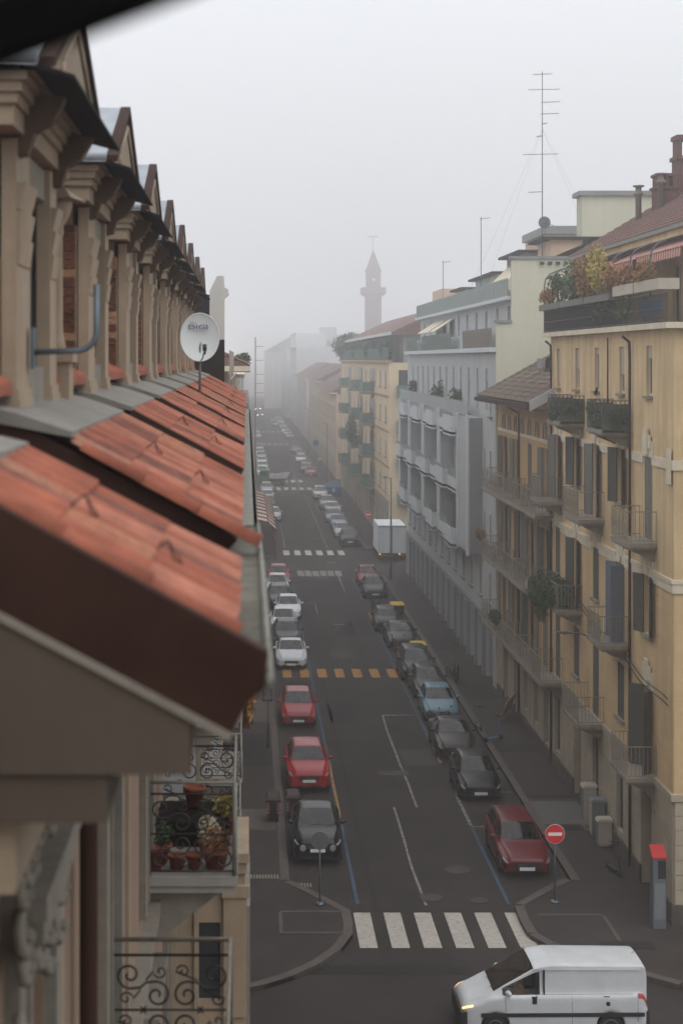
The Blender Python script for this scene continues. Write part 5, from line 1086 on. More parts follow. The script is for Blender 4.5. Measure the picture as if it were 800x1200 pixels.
def car_meshes(tp):
    if tp in CARC: return CARC[tp]
    t = TYPES[tp]; L, W, Hh = t['L'], t['W'], t['H']; hw = W/2
    S = sorted(set([0,.02,.05,.09]+list(np.round(np.arange(.14, L-.12, .075),4))+[L-.09,L-.05,L-.02,L])); S = np.array(S); N = len(S)
    sed = tp == 'sedan'
    px = [0,.04,.14,.35,t['cowl'],t['rf'],(t['rf']+t['rr'])/2,t['rr'],t['tt'],L-.04,L]; pz = [t['zh']-.12,t['zh']-.02,t['zh']+.04,t['zh']+.1,t['zc'],Hh-.03,Hh,t['zr'],t['zt'],t['zt']-.06,t['zt']-.25]
    if tp == 'van': px = [0,.04,.14,.35,t['cowl'],t['rf'],2.3,t['rr'],t['tt'],L]; pz = [.78,.88,.95,1.02,t['zc'],1.86,Hh,t['zr'],t['zr']-.1,1.5]
    zt = smooth_list(np.interp(S, px, pz), 1)
    zb = smooth_list(np.interp(S, [0,.1,.4,t['cowl'],t['cowl']+.5,t['rr'],L-.1,L], [t['zh']-.16,t['zh']-.08,t['zh']-.0,t['zc']-.06,t['zc']-.04,t['zbr'],t['zbr']-.06,t['zt']-.3]), 2); zb = np.minimum(zb, zt-.015)
    wv = smooth_list(np.interp(S, [0,.05,.15,.4,.8,L-.8,L-.35,L-.1,L], [.76*hw,.84*hw,.92*hw,.975*hw,hw,hw,.97*hw,.9*hw,.8*hw]), 2)
    wr = smooth_list(np.interp(S, [0,t['cowl']-.1,t['cowl'],t['rf'],t['rr'],t['tt'],L], [.62*hw,.78*hw,.8*hw,.66*hw if tp != 'van' else .8*hw,.64*hw if tp != 'van' else .8*hw,.74*hw,.66*hw]), 2)
    G = []; K = 3
    for i, s in enumerate(S):
        zl = .27 if s < .5 or s > L-.5 else .2
        for wc in (t['wf'], t['wr']):
            d = abs(s-wc); ra = t['r']+.06
            if d < ra: zl = max(zl, t['r']+sqrt(ra*ra-d*d))
        w_ = wv[i]; b = zb[i]; T_ = zt[i]; g = T_-b; zm = max(zl+.03, (zl+b)*.5); zl2 = min(zl, b-.1)
        cp = [(w_-.05,zl2),(w_-.005,min(zl2+.06,b-.08)),(w_,min(max(zm,zl2+.08),b-.06)),(w_-.01,b-.05),(w_-.05,b),
              (w_-.075-.05*min(1,g),b+.03*min(1,g*3)),(wr[i]+(w_-.1-wr[i])*.14*(1 if g > .2 else 1),b+g*.86),(wr[i],b+g*.955),(wr[i]*.6,b+g*.992),(0,T_)]
        if g < .18: cp[6] = (wr[i]+.04,b+g*.6)
        row = []
        for a in range(len(cp)-1):
            for j in range(K): f = j/K; row.append((cp[a][0]*(1-f)+cp[a+1][0]*f, cp[a][1]*(1-f)+cp[a+1][1]*f))
        row.append(cp[-1]); r2 = [row[0]]+[((row[j-1][0]+2*row[j][0]+row[j+1][0])/4, (row[j-1][1]+2*row[j][1]+row[j+1][1])/4) for j in range(1,len(row)-1)]+[row[-1]]
        G.append(r2)
    J = len(G[0]); yo = L/2
    P = lambda i, j, sgn, off=0: (sgn*(G[i][j][0]+off), S[i]-yo, G[i][j][1]+off*.4)
    B = MB(); Wd = MB(); Sw = MB(); Sw2 = MB(); Rw = MB(); HL = [MB(), MB()]; TLt = [MB(), MB()]
    for x in (B, Wd, Sw, Sw2, Rw, *HL, *TLt): x.smooth = True
    vid = {}
    def addq(q, i, j, sg):
        d = vid.setdefault(id(q), {}); r_ = []
        for a, b in ((i,j),(i+1,j),(i+1,j+1),(i,j+1)):
            key = (a, b, sg if b < J-1 else 0)
            if key not in d: d[key] = q.pt(P(a, b, sg if b < J-1 else 1))
            r_.append(d[key])
        q.face(r_ if sg > 0 else r_[::-1])
    mid = t['cowl']+(t['rr']-t['cowl'])*.52
    for i in range(N-1):
        s = (S[i]+S[i+1])/2; g = (zt[i]+zt[i+1])/2-(zb[i]+zb[i+1])/2
        for j in range(J-1):
            tgt = B
            if j >= 21 and t['cowl']+.04 < s < t['rf']-.02: tgt = Wd
            elif j >= 21 and t['rr']+.03 < s < t['tt']-.06 and tp != 'van': tgt = Rw
            elif (15 if tp != 'van' else 14) <= j < 18 and g > .2 and t['cowl']+.3 < s < (t['rr']+ (.12 if tp != 'sedan' else -.0)) and abs(s-mid) > .05:
                if tp != 'van' or s < 2.05: tgt = Sw
            for sg in (1,-1): addq(Sw2 if tgt is Sw and sg < 0 else tgt, i, j, sg)
    for i_, end in ((0,True),(N-1,False)):
        ring = [P(i_,j,1) for j in range(J)]+[P(i_,j,-1) for j in range(J-2,-1,-1)]; B.smooth = False; B.poly(ring if not end else ring[::-1]); B.smooth = True
    # lamps laid on the skin
    def skin(q, s0, s1, j0, j1, sg, off=.012):
        ii = [i for i in range(N) if s0-1e-6 <= S[i] <= s1+1e-6]; d = {}
        for i in ii:
            for j in range(j0, j1+1): d[i,j] = q.pt((sg*(G[i][j][0]+off), S[i]-yo+(-off if s0 < 1 else off), G[i][j][1]+off*.5))
        for a, b in zip(ii, ii[1:]):
            for j in range(j0, j1): q.face((d[a,j],d[b,j],d[b,j+1],d[a,j+1]))
    for k_, sg in enumerate((1,-1)): skin(HL[k_], .02, .36, 10, 14, sg); skin(TLt[k_], L-.3, L, 9, 14, sg)
    U = MB(); U.box(-hw+.2,hw-.2,-L/2+.12,L/2-.1,.2,.62); U.box(-hw+.09,hw-.09,-L/2+.03,-L/2+.3,.22,.32)
    Gr = MB(); gz0 = t['zh']-.27; Gr.box(-.4,.4,-L/2-.014,-L/2+.06,gz0-.03,gz0+.12); Gr.box(-.52,.52,-L/2-.01,-L/2+.08,.27,.33)
    Pt = MB(); Pt.box(-.26,.26,-L/2-.03,-L/2-.012,gz0-.13,gz0-.02); Bd = MB(); Bd.lathe([(.05,0),(.05,.012)], (0,-L/2-.022,gz0+.04), 10, 'y')
    sp = MB()
    for z_ in (gz0, gz0+.04, gz0+.08): sp.box(-.34,.34,-L/2-.018,-L/2-.011,z_-.004,z_+.004)
    Mi = MB(); Mi.smooth = True
    for sg in (1,-1):
        i = int(np.argmin(abs(S-(t['cowl']+.42)))); x = sg*(G[i][14][0]); z = zb[i]+.09
        Mi.tube([(x,S[i]-yo,z-.05),(x+sg*.09,S[i]-yo,z)], .018, 5); Mi.lathe([(.02,-.02),(.075,0),(.085,.1),(.06,.17),(.02,.2)], (x+sg*.15,S[i]-yo,z+.01), 8, 'y') if False else Mi.tube([(x+sg*.05,S[i]-yo-.03,z+.02),(x+sg*.08,S[i]-yo-.03,z+.02),(x+sg*.2,S[i]-yo,z+.02),(x+sg*.24,S[i]-yo,z+.02)], [.04,.075,.065,.03], 8)
    An = MB(); An.tube([(0,t['rr']-yo-.15,t['zr']+.03),(0,t['rr']-yo+.08,t['zr']+.2)], .006, 4)
    Rr = MB()
    if tp in ('wagon','suv'):
        for sg in (1,-1): Rr.tube([(sg*.63*hw,t['rf']-yo+.15,Hh-.06),(sg*.64*hw,t['rf']-yo+.25,Hh+.03),(sg*.64*hw,t['rr']-yo-.3,Hh+.01),(sg*.63*hw,t['rr']-yo-.1,Hh-.1)], .016, 5)
    Wi = MB(); 
    for sx in (-.3,.3): Wi.tube([(sx,t['cowl']-yo+.03,t['zc']+.02),(sx+.42,t['cowl']-yo+.12,t['zc']+.09)], .008, 4)
    Hl = MB()  # bonnet and door seams, handles
    for sg in (1,-1):
        for s in (t['cowl']+.35, mid, t['rr']-.15):
            i = int(np.argmin(abs(S-s)))
            Hl.tube([(sg*(G[i][j][0]+.001),S[i]-yo,G[i][j][1]) for j in range(4,14,2)], .005, 4)
        for s in (t['cowl']+1.05, mid+.85):
            i = int(np.argmin(abs(S-s))); 
            if i < N-3: Hl.tube([(sg*(G[i][11][0]+.012),S[i]-yo,G[i][11][1]),(sg*(G[i+2][11][0]+.012),S[i+2]-yo,G[i+2][11][1])], .012, 5)
        ii = [i for i in range(N) if .12 < S[i] < t['cowl']-.02]; Hl.tube([(sg*(G[i][17][0]-.02),S[i]-yo,G[i][17][1]+.004) for i in ii], .005, 4)
    r = t['r']; ty = MB(); ty.lathe([(r*.62,-.1),(r*.93,-.105),(r,-.07),(r,.07),(r*.93,.105),(r*.62,.1)], (0,0,0), 22, 'x'); tyre = ty.mesh('tyre', M['rubber'])
    rm = MB(); rm.lathe([(r*.1,-.085),(r*.1,.085)], (0,0,0), 10, 'x')
    for k_ in range(5):
        a = 2*pi*k_/5
        for sg in (1,-1): c, s_ = cos(a), sin(a); rm.hexa([(sg*.075,-.035*s_,.035*c),(sg*.075,.035*s_,-.035*c),(sg*.075,r*.62*c+.05*s_,r*.62*s_-.05*c),(sg*.075,r*.62*c-.05*s_,r*.62*s_+.05*c)], [(sg*.095,-.035*s_,.035*c),(sg*.095,.035*s_,-.035*c),(sg*.09,r*.62*c+.05*s_,r*.62*s_-.05*c),(sg*.09,r*.62*c-.05*s_,r*.62*s_+.05*c)])
    rm.tube([(.085,r*.6*cos(a),r*.6*sin(a)) for a in np.linspace(0,2*pi,17)[:-1]], .02, 5, True); rm.tube([(-.085,r*.6*cos(a),r*.6*sin(a)) for a in np.linspace(0,2*pi,17)[:-1]], .02, 5, True)
    rim = rm.mesh('rim', M['rim']); dk = MB(); dk.lathe([(r*.62,-.05),(r*.62,.05)], (0,0,0), 16, 'x'); disc_ = dk.mesh('wheel_disc', M['black'])
    wheels = [T('wheel', tyre, [T('rim', rim), T('wheel_disc', disc_)], (sx*(hw-.125), wc-yo, r)) for wc in (t['wf'],t['wr']) for sx in (1,-1)]
    paint = mat('car_paint', (.5,.5,.5), .3, var=0, coat=.6)
    parts = [T('body', B.mesh('body', paint)), T('windscreen', Wd.mesh('windscreen', M['carglass'])), T('side_windows', Sw.mesh('side_windows', M['carglass'])), T('side_windows', Sw2.mesh('side_windows', M['carglass']))]
    if Rw.v: parts.append(T('rear_window', Rw.mesh('rear_window', M['carglass'])))
    for q in HL: parts.append(T('headlight', q.mesh('headlight', M['lens'])))
    for q in TLt: parts.append(T('tail_light', q.mesh('tail_light', M['tail'])))
    parts += [T('underbody', U.mesh('underbody', M['black'])), T('grille', Gr.mesh('grille', M['black']), [T('badge', Bd.mesh('badge', M['chrome'])), T('grille_bars', sp.mesh('grille_bars', M['chrome']))]), T('number_plate', Pt.mesh('number_plate', M['plate'])), T('mirrors', Mi.mesh('mirrors', paint)), T('wipers', Wi.mesh('wipers', M['black'])), T('body_seams', Hl.mesh('body_seams', M['black'])), T('aerial', An.mesh('aerial', M['black']))]
    if Rr.v: parts.append(T('roof_rails', Rr.mesh('roof_rails', M['pole'])))
    CARC[tp] = parts+wheels; return CARC[tp]
CLEAR = bpy.data.materials.new('clear_car_glass'); CLEAR.use_nodes = True; n_ = CLEAR.node_tree; n_.nodes.clear()
o_ = n_.nodes.new('ShaderNodeOutputMaterial'); mxs = n_.nodes.new('ShaderNodeMixShader'); tb = n_.nodes.new('ShaderNodeBsdfTransparent'); gb = n_.nodes.new('ShaderNodeBsdfGlossy'); fr_ = n_.nodes.new('ShaderNodeFresnel')
tb.inputs[0].default_value = (.42,.46,.44,1); gb.inputs[1].default_value = .04; fr_.inputs[0].default_value = 1.5
n_.links.new(fr_.outputs[0], mxs.inputs[0]); n_.links.new(tb.outputs[0], mxs.inputs[1]); n_.links.new(gb.outputs[0], mxs.inputs[2]); n_.links.new(mxs.outputs[0], o_.inputs[0])
PAINT = {}
def paint(h, rough=.28, metal=.0):
    if (h, rough) not in PAINT:
        m = mat('paint_'+h, rgb(h), rough, metal=metal, var=.08, scale=2, coat=.08, spec=.28); PAINT[(h, rough)] = m
    return PAINT[(h, rough)]
ncar = 0
def car(tp, x, yfront, colour, label, group=None, rotz=0, mirror_dark=False, name='parked_car', cat='car', front_is_y=True, extra=None, lite=False):
    global ncar; ncar += 1
    L = TYPES[tp]['L']; o = empty(name, (x, yfront+(L/2 if front_is_y else 0), 0), label, cat, group, rotz=rotz+random.Random(ncar).uniform(-.012,.012))
    ov = {'body': paint(colour), 'mirrors': M['black'] if mirror_dark else paint(colour)}
    if not lite and tp != 'van':
        ov['windscreen'] = CLEAR; ov['side_windows'] = CLEAR
        if ('in', tp) not in CARC:
            t = TYPES[tp]; hw = t['W']/2; y0 = t['cowl']-t['L']/2; q = MB(); q.box(-hw+.2,hw-.2,y0+.1,y0+.5,.5,t['zc']-.05); q.box(-hw+.22,hw-.22,y0+.3,t['rr']-t['L']/2,.4,.5); q2 = MB()
            for sx in (-.36,.36):
                for yy in (y0+1.25, y0+2.05):
                    q2.hexa([(sx-.22,yy,.5),(sx+.22,yy,.5),(sx+.22,yy+.14,.5),(sx-.22,yy+.14,.5)], [(sx-.19,yy+.14,1.08),(sx+.19,yy+.14,1.08),(sx+.19,yy+.24,1.08),(sx-.19,yy+.24,1.08)]); q2.box(sx-.1,sx+.1,yy+.17,yy+.25,1.1,1.24); q2.box(sx-.22,sx+.22,yy-.4,yy,.48,.6)
            q.tube([(.36+.17*cos(a), y0+.62+.05*sin(a), .9+.16*sin(a)) for a in np.linspace(0,2*pi,13)[:-1]], .014, 5, True)
            CARC[('in', tp)] = (q.mesh('dashboard', M['black']), q2.mesh('seats', mat('seat_cloth', (.035,.034,.034), .9, var=.1)))
        obj('dashboard', CARC[('in', tp)][0], o); obj('seats', CARC[('in', tp)][1], o)
    if extra: ov.update(extra)
    for p in car_meshes(tp):
        if lite and p.n in ('aerial','wipers','body_seams'): continue
        place(p, o, override=ov)
    return o
GL, GR = 'cars parked along the left kerb', 'cars parked along the right kerb'
dp = {'body': None}
c_ = car('crossover', 2.5, 56.6, '08080a', 'black rounded crossover at the head of the left kerb row behind the round sign', GL)
q = MB()
for sx in (-.52,.52): q.lathe([(.1,0),(.12,.05),(.03,.06)], (sx,-2.1,.62), 14, 'y')
obj('round_lamp', q.mesh('round_lamp', M['lens']), c_)
car('suv', 2.52, 66.0, '8e151c', 'bright red small SUV with roof rails, second from the zebra crossing on the left', GL)
car('hatch', 2.5, 77.7, '86181e', 'bright red hatchback just in front of the yellow crossing on the left', GL)
car('sedan', 2.56, 92.2, 'b9bdc0', 'light silver saloon just behind the yellow crossing on the left', GL)
for (tp,x,y,h,lab) in (('suv',2.45,98.2,'2a2624','dark brown grey car directly behind the light silver saloon'),('hatch',2.4,104.0,'d5d7d9','white car with bright roof behind the dark brown one on the left'),('hatch',2.85,109.6,'d0d2d4','white hatchback parked nearer the lane than the others on the left'),('wagon',2.3,114.6,'141617','dark estate car with pale roof between two white cars on the left'),('hatch',2.3,120.6,'c9ccce','white car right behind the red one near the far crossing, left row'),('hatch',2.5,126.2,'9c2a2c','red car at the back of the left row before the far crossing')):
    car(tp, x, y, h, lab, GL)
car('wagon', 9.55, 55.2, '5a1219', 'dark red estate car parked beside the no entry sign', GR)
car('hatch', 9.35, 64.7, '0e0f13', 'near black hatchback behind the dark red estate on the right', GR)
car('sedan', 9.3, 71.4, '231517', 'dark maroon car between the near black hatchback and the light blue car', GR)
car('hatch', 9.5, 78.7, '5c7a86', 'light blue hatchback on the right kerb', GR)
car('hatch', 9.55, 84.0, '1c1918', 'dark grey brown hatchback hidden behind the light blue car', GR)
car('mpv', 9.4, 88.6, '171516', 'tall dark people carrier level with the yellow crossing on the right', GR)
car('sedan', 9.5, 98.6, '121112', 'black saloon between the two yellow lidded bins on the right', GR)
car('mini', 9.15, 104.8, '0a0b0d', 'small round black car with pale bonnet beside the far yellow lidded bin', GR)
car('hatch', 9.5, 119.5, '0c0e14', 'dark blue black hatchback near the street lamp on the right', GR)
car('hatch', 9.5, 125.6, '7a1a1c', 'red hatchback directly behind the dark blue black one on the right', GR)
second = (('suv',9.75,152.5,'08090b','black SUV heading the right row beyond the far crossing'),('hatch',9.5,159.5,'a5a9ad','silver car right behind the black SUV beyond the crossing'),('hatch',9.6,168,'7d8aa5','pale blue car third in the right row beyond the crossing'),('wagon',9.4,174.5,'8c8d90','grey estate fourth in the right row beyond the crossing'),('hatch',9.8,183,'d4d6d8','white car fifth in the right row beyond the crossing'),('mpv',9.5,190,'9a9c9e','silver people carrier just before the blue container'),('mpv',9.3,204,'c3c6ca','pale van like car left of the blue container'),
 ('hatch',9.7,244,'8a2d33','dull red car heading the third block on the right'),('hatch',9.2,252,'3d4f66','dark blue car left of the dull red one'),('hatch',9.6,262,'b08c8c','pinkish pale car behind the dark blue one'),('wagon',9.3,276,'d5d6d6','white estate in the third block on the right'),('suv',9.7,290,'55585c','grey car behind the white estate'),('hatch',9.2,303,'8c5054','faded red car at the back of the third block'),
 ('sedan',9.6,358,'6b747a','grey blue saloon first in the fourth block on the right'),('hatch',9.4,372,'a9adb0','silver hatch second in the fourth block on the right'),('hatch',9.2,386,'cfd1d2','white hatch third in the fourth block on the right'))
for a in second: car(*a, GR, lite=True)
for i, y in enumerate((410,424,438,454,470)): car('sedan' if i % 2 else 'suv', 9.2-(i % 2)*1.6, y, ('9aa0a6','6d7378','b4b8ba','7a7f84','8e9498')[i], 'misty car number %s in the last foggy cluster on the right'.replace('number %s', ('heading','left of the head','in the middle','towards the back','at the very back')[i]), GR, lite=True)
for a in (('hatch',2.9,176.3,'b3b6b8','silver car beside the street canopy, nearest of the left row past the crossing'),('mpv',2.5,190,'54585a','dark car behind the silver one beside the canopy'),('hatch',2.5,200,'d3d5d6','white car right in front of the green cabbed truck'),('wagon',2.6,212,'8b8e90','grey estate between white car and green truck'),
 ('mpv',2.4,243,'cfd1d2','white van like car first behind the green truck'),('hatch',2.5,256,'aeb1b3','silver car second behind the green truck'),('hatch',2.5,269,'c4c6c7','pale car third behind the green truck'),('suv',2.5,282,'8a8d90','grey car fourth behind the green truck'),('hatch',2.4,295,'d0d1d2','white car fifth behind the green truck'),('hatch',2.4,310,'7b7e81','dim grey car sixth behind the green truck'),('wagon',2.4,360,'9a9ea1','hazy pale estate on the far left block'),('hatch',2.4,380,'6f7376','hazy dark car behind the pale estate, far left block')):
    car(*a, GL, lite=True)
LAMP = emis('lit_headlight', (1,.93,.8), 60)
for x, y, lab in ((4.1,500,'oncoming car with lit headlights, nearer of two in the fog'),(4.0,560,'oncoming car with lit headlights, farther of two in the fog')):
    car('hatch', x, y, '70757a', lab, 'moving cars with headlights', name='moving_car', extra={'headlight': LAMP}, lite=True)
# white delivery van crossing at the bottom
van = car('van', 8.02, 43.0, 'b9bbbc', 'white panel van with lit headlight driving across the junction', name='delivery_van', cat='van', rotz=-pi/2, front_is_y=False, extra={'headlight': emis('van_headlight', (1,.62,.25), 1.6), 'windscreen': CLEAR, 'side_windows': CLEAR})
obj('partition', bx(-.84,.84,-.32,-.28,.4,1.8, m=M['black']), van); obj('dashboard', bx(-.8,.8,-1.75,-1.2,.6,1.05, m=M['black']), van)
q = MB(); q.box(.915,.94,-1.95,2.3,.62,.72); q.box(-.94,-.915,-1.95,2.3,.62,.72); obj('side_strip', q.mesh('side_strip', M['black']), van)
q = MB(); q.box(-.86,.86,-2.47,-2.3,.3,.72); q.box(-.8,.8,2.38,2.46,.3,.7); obj('bumper', q.mesh('bumper', M['black']), van)
for sx in (.905,-.905):
    q = MB(); q.tube([(sx,-.5,.5),(sx,-.5,1.15),(sx*.93,-.5,1.75)], .006, 4); q.tube([(sx,2.0,1.2),(sx,-.45,1.2)], .005, 4); q.box(min(sx,sx*1.025),max(sx,sx*1.025),-.62,-.5,.95,1.12); obj('door_seams', q.mesh('door_seams', M['black']), van)
q = MB(); q.lathe([(.06,0),(.06,.02)], (0,0,0), 14, 'x'); fc = obj('fuel_cap', q.mesh('fuel_cap', M['black']), van, (.905,1.35,.95))
fc = obj('fuel_cap', q.mesh('fuel_cap', M['black']), van, (-.925,1.35,.95))
q = MB()
for z_ in (1.52,): q.tube([(-.93*.86,2.2,1.8),(-.93*.86,-.6,1.8)], .012, 5); q.tube([(.93*.86,2.2,1.8),(.93*.86,-.6,1.8)], .012, 5)
obj('roof_seam', q.mesh('roof_seam', M['white']), van)
# driver, one continuous skinned body seated at the wheel
def person(name, joints, edges, radii, parent=None, loc=(0,0,0), m=None, label=None, cat=None):
    me = bpy.data.meshes.new('body'); me.from_pydata(joints, edges, []); me.materials.append(m or M['jacket'])
    o = bpy.data.objects.new(name, me); sc.collection.objects.link(o); o.location = loc
    if parent: o.parent = parent
    md = o.modifiers.new('skin', 'SKIN'); me.skin_vertices.new() if not me.skin_vertices else None
    for i, r in enumerate(radii): me.skin_vertices[0].data[i].radius = (r, r)
    me.skin_vertices[0].data[0].use_root = True
    s = o.modifiers.new('sub', 'SUBSURF'); s.levels = 1; s.render_levels = 2
    return o
pr_ = empty('person', (7.2,42.65,.75), 'driver in an orange jacket at the wheel of the white van', 'person')
J_ = [(0,0,0),(0,0,.28),(.0,0,.5),(0,.19,.47),(0,-.19,.47),(-.14,.24,.22),(-.14,-.24,.22),(-.42,.16,.33),(-.42,-.16,.33),(-.4,.12,-.02),(-.4,-.12,-.02),(-.45,.12,-.4),(-.45,-.12,-.4)]
person('jacket', J_, [(0,1),(1,2),(2,3),(2,4),(3,5),(4,6),(5,7),(6,8),(0,9),(0,10),(9,11),(10,12)], [.16,.15,.13,.08,.08,.055,.055,.04,.04,.09,.09,.06,.06], pr_)
q = MB(); q.smooth = True; q.lathe([(.05,.5),(.055,.56),(.075,.6),(.09,.68),(.085,.76),(.05,.82),(.01,.83)], (-.01,0,0), 12); q.tube([(-.09,0,.68),(-.115,0,.66)], .015, 5); 
for sy in (-.085,.085): q.tube([(0,sy,.66),(0,sy,.71)], .018, 5)
for sy in (-.16,.16):
    for k in range(4): q.tube([(-.43,sy+.02*k-.03,.34),(-.49,sy+.02*k-.03,.36),(-.5,sy+.02*k-.03,.32)], .009, 4)
    q.tube([(-.43,sy-.04,.33),(-.46,sy-.05,.36)], .01, 4)
obj('head_and_hands', q.mesh('head_and_hands', M['skin']), pr_)
q = MB(); q.smooth = True; q.lathe([(.092,.7),(.097,.76),(.07,.83),(.01,.85)], (.01,0,0), 12); obj('hair', q.mesh('hair', M['black']), pr_)

# white box truck in the side street
tr = empty('box_truck', (12.75,142,0), 'white box truck seen from behind, standing in the far side street', 'truck')
q = MB(); q.box(-1.2,1.2,0,6.0,.72,3.1); obj('cargo_box', q.mesh('cargo_box', M['white']), tr)
q = MB(); q.box(-1.22,1.22,-.03,.0,3.0,3.13); q.box(-1.22,-1.19,-.03,0,.7,3.0); q.box(1.19,1.22,-.03,0,.7,3.0); q.box(-.02,.02,-.02,0,.75,3.0); obj('door_frame', q.mesh('door_frame', M['zinc']), tr)
q = MB(); q.box(-1.1,1.1,0,7.5,.45,.7); q.box(-1.2,1.2,-.08,.05,.3,.5); obj('chassis', q.mesh('chassis', M['black']), tr)
q = MB(); q.hexa([(-1.1,6.1,.5),(1.1,6.1,.5),(1.1,8.0,.5),(-1.1,8.0,.5)], [(-1.05,6.1,2.5),(1.05,6.1,2.5),(1.0,7.4,2.5),(-1.0,7.4,2.5)]); obj('cab', q.mesh('cab', M['white']), tr)
for sx in (-1,1):
    q = MB(); q.box(-.12,.12,-.1,-.05,.5,.62); obj('tail_light', q.mesh('tail_light', M['tail']), tr, (sx*.95,0,0)); obj('indicator', bx(-.08,.08,-.1,-.05,.5,.6, m=emis('amber', (1,.45,.05), 1.5)), tr, (sx*.62 if sx > 0 else -1.1,0,.08))
    for yy in (1.2,6.6): q = MB(); q.lathe([(.25,-.14),(.42,-.12),(.42,.12),(.25,.14)], (sx*.95,yy,.42), 16, 'x'); obj('wheel', q.mesh('wheel', M['rubber']), tr)
# small flatbed truck with green cab crossing far away
ft = empty('flatbed_truck', (3.2,229,0), 'small flatbed truck with a green cab standing across the left lane', 'truck')
q = MB(); q.hexa([(-1.6,-1,.5),(-.1,-1,.5),(-.1,1,.5),(-1.6,1,.5)], [(-1.3,-.95,2.1),(-.1,-.95,2.1),(-.1,.95,2.1),(-1.3,.95,2.1)]); obj('cab', q.mesh('cab', mat('truck_green', rgb('2c6a45'), .5, var=.08)), ft)
q = MB(); q.box(-1.3,-.3,-1.01,-.97,1.3,1.9); obj('cab_window', q.mesh('cab_window', M['carglass']), ft)
q = MB(); q.box(0,2.4,-1,1,.9,1.0); q.hexa([(0,-1.02,1.0),(2.5,-1.02,1.0),(2.9,-1.02,1.9),(0,-1.02,1.5)], [(0,-.96,1.0),(2.5,-.96,1.0),(2.9,-.96,1.9),(0,-.96,1.5)]); q.box(.2,1.6,-.9,.9,1.0,1.5); obj('load_bed', q.mesh('load_bed', M['white']), ft)
q = MB(); q.box(-1.5,2.3,-.8,.8,.4,.88); obj('chassis', q.mesh('chassis', M['black']), ft)
for xx in (-1.0,1.8): q = MB(); q.lathe([(.2,-.95),(.38,-.93),(.38,.93),(.2,.95)], (xx,0,.38), 14, 'y'); obj('wheel', q.mesh('wheel', M['rubber']), ft)

# ------------------------------------------------------------------ two wheelers
def wheel2(r, m=None):
    q = MB(); q.tube([(0,r*cos(a),r*sin(a)) for a in np.linspace(0,2*pi,19)[:-1]], r*.09, 6, True)
    for k in range(8): a = 2*pi*k/8; q.tube([(0,0,0),(0,r*.93*cos(a),r*.93*sin(a))], .005, 3)
    q.tube([(-.05,0,0),(.05,0,0)], .02, 6); return q.mesh('wheel', m or M['rubber'])
def moped(x, y, m, lab, rz=0, cover=None):
    o = empty('motor_scooter', (x,y,.0), lab, 'scooter', rotz=rz, group='motor scooters among the parked cars'); w2 = MB(); w2.lathe([(.12,-.05),(.23,-.055),(.25,0),(.23,.055),(.12,.05)], (0,0,0), 16, 'x'); wm = w2.mesh('wheel', M['rubber'])
    obj('wheel', wm, o, (0,-.62,.25)); obj('wheel', wm, o, (0,.6,.25))
    q = MB(); q.smooth = True
    q.hexa([(-.14,.1,.35),(.14,.1,.35),(.1,.95,.55),(-.1,.95,.55)], [(-.17,.05,.72),(.17,.05,.72),(.12,.95,.78),(-.12,.95,.78)]); q.hexa([(-.2,-.38,.25),(.2,-.38,.25),(.2,-.25,.25),(-.2,-.25,.25)], [(-.16,-.55,.95),(.16,-.55,.95),(.16,-.42,.98),(-.16,-.42,.98)]); q.box(-.16,.16,-.3,.15,.24,.32); q.hexa([(-.08,-.85,.45),(.08,-.85,.45),(.08,-.4,.5),(-.08,-.4,.5)], [(-.06,-.8,.52),(.06,-.8,.52),(.07,-.45,.62),(-.07,-.45,.62)]); q.smooth = False; obj('fairing', q.mesh('fairing', m), o)
    q = MB(); q.hexa([(-.14,.0,.73),(.14,.0,.73),(.12,.8,.79),(-.12,.8,.79)], [(-.12,.02,.82),(.12,.02,.82),(.1,.78,.88),(-.1,.78,.88)]); obj('seat', q.mesh('seat', M['black']), o)
    q = MB(); q.tube([(0,-.62,.25),(0,-.45,1.02)], .025, 6); q.tube([(-.33,-.36,1.06),(-.1,-.46,1.03),(.1,-.46,1.03),(.33,-.36,1.06)], .015, 6)
    for sx in (-1,1): q.tube([(sx*.28,-.4,1.06),(sx*.34,-.44,1.22)], .006, 4); q.lathe([(.05,0),(.05,.015)], (sx*.35,-.45,1.25), 10, 'y')
    obj('handlebar', q.mesh('handlebar', M['black']), o)
    if cover: q = MB(); q.smooth = True; q.hexa([(-.3,-.75,.35),(.3,-.75,.35),(.25,.9,.4),(-.25,.9,.4)], [(-.22,-.5,1.12),(.22,-.5,1.12),(.14,.8,.95),(-.14,.8,.95)]); obj('rain_cover', q.mesh('rain_cover', cover), o)
    return o
moped(8.95,112.4,M['black'],'motor scooter under a dark blue rain cover in front of the small black car',cover=mat('navy_cover', rgb('262b42'), .6, var=.2, scale=5))
moped(9.0,97.0,mat('scooter_maroon', rgb('3d1f22'), .5, var=.1),'dark motor scooter beside the nearer yellow lidded bin')
moped(9.15,77.0,M['black'],'black motor scooter tucked between the light blue car and the maroon one',rz=.5)
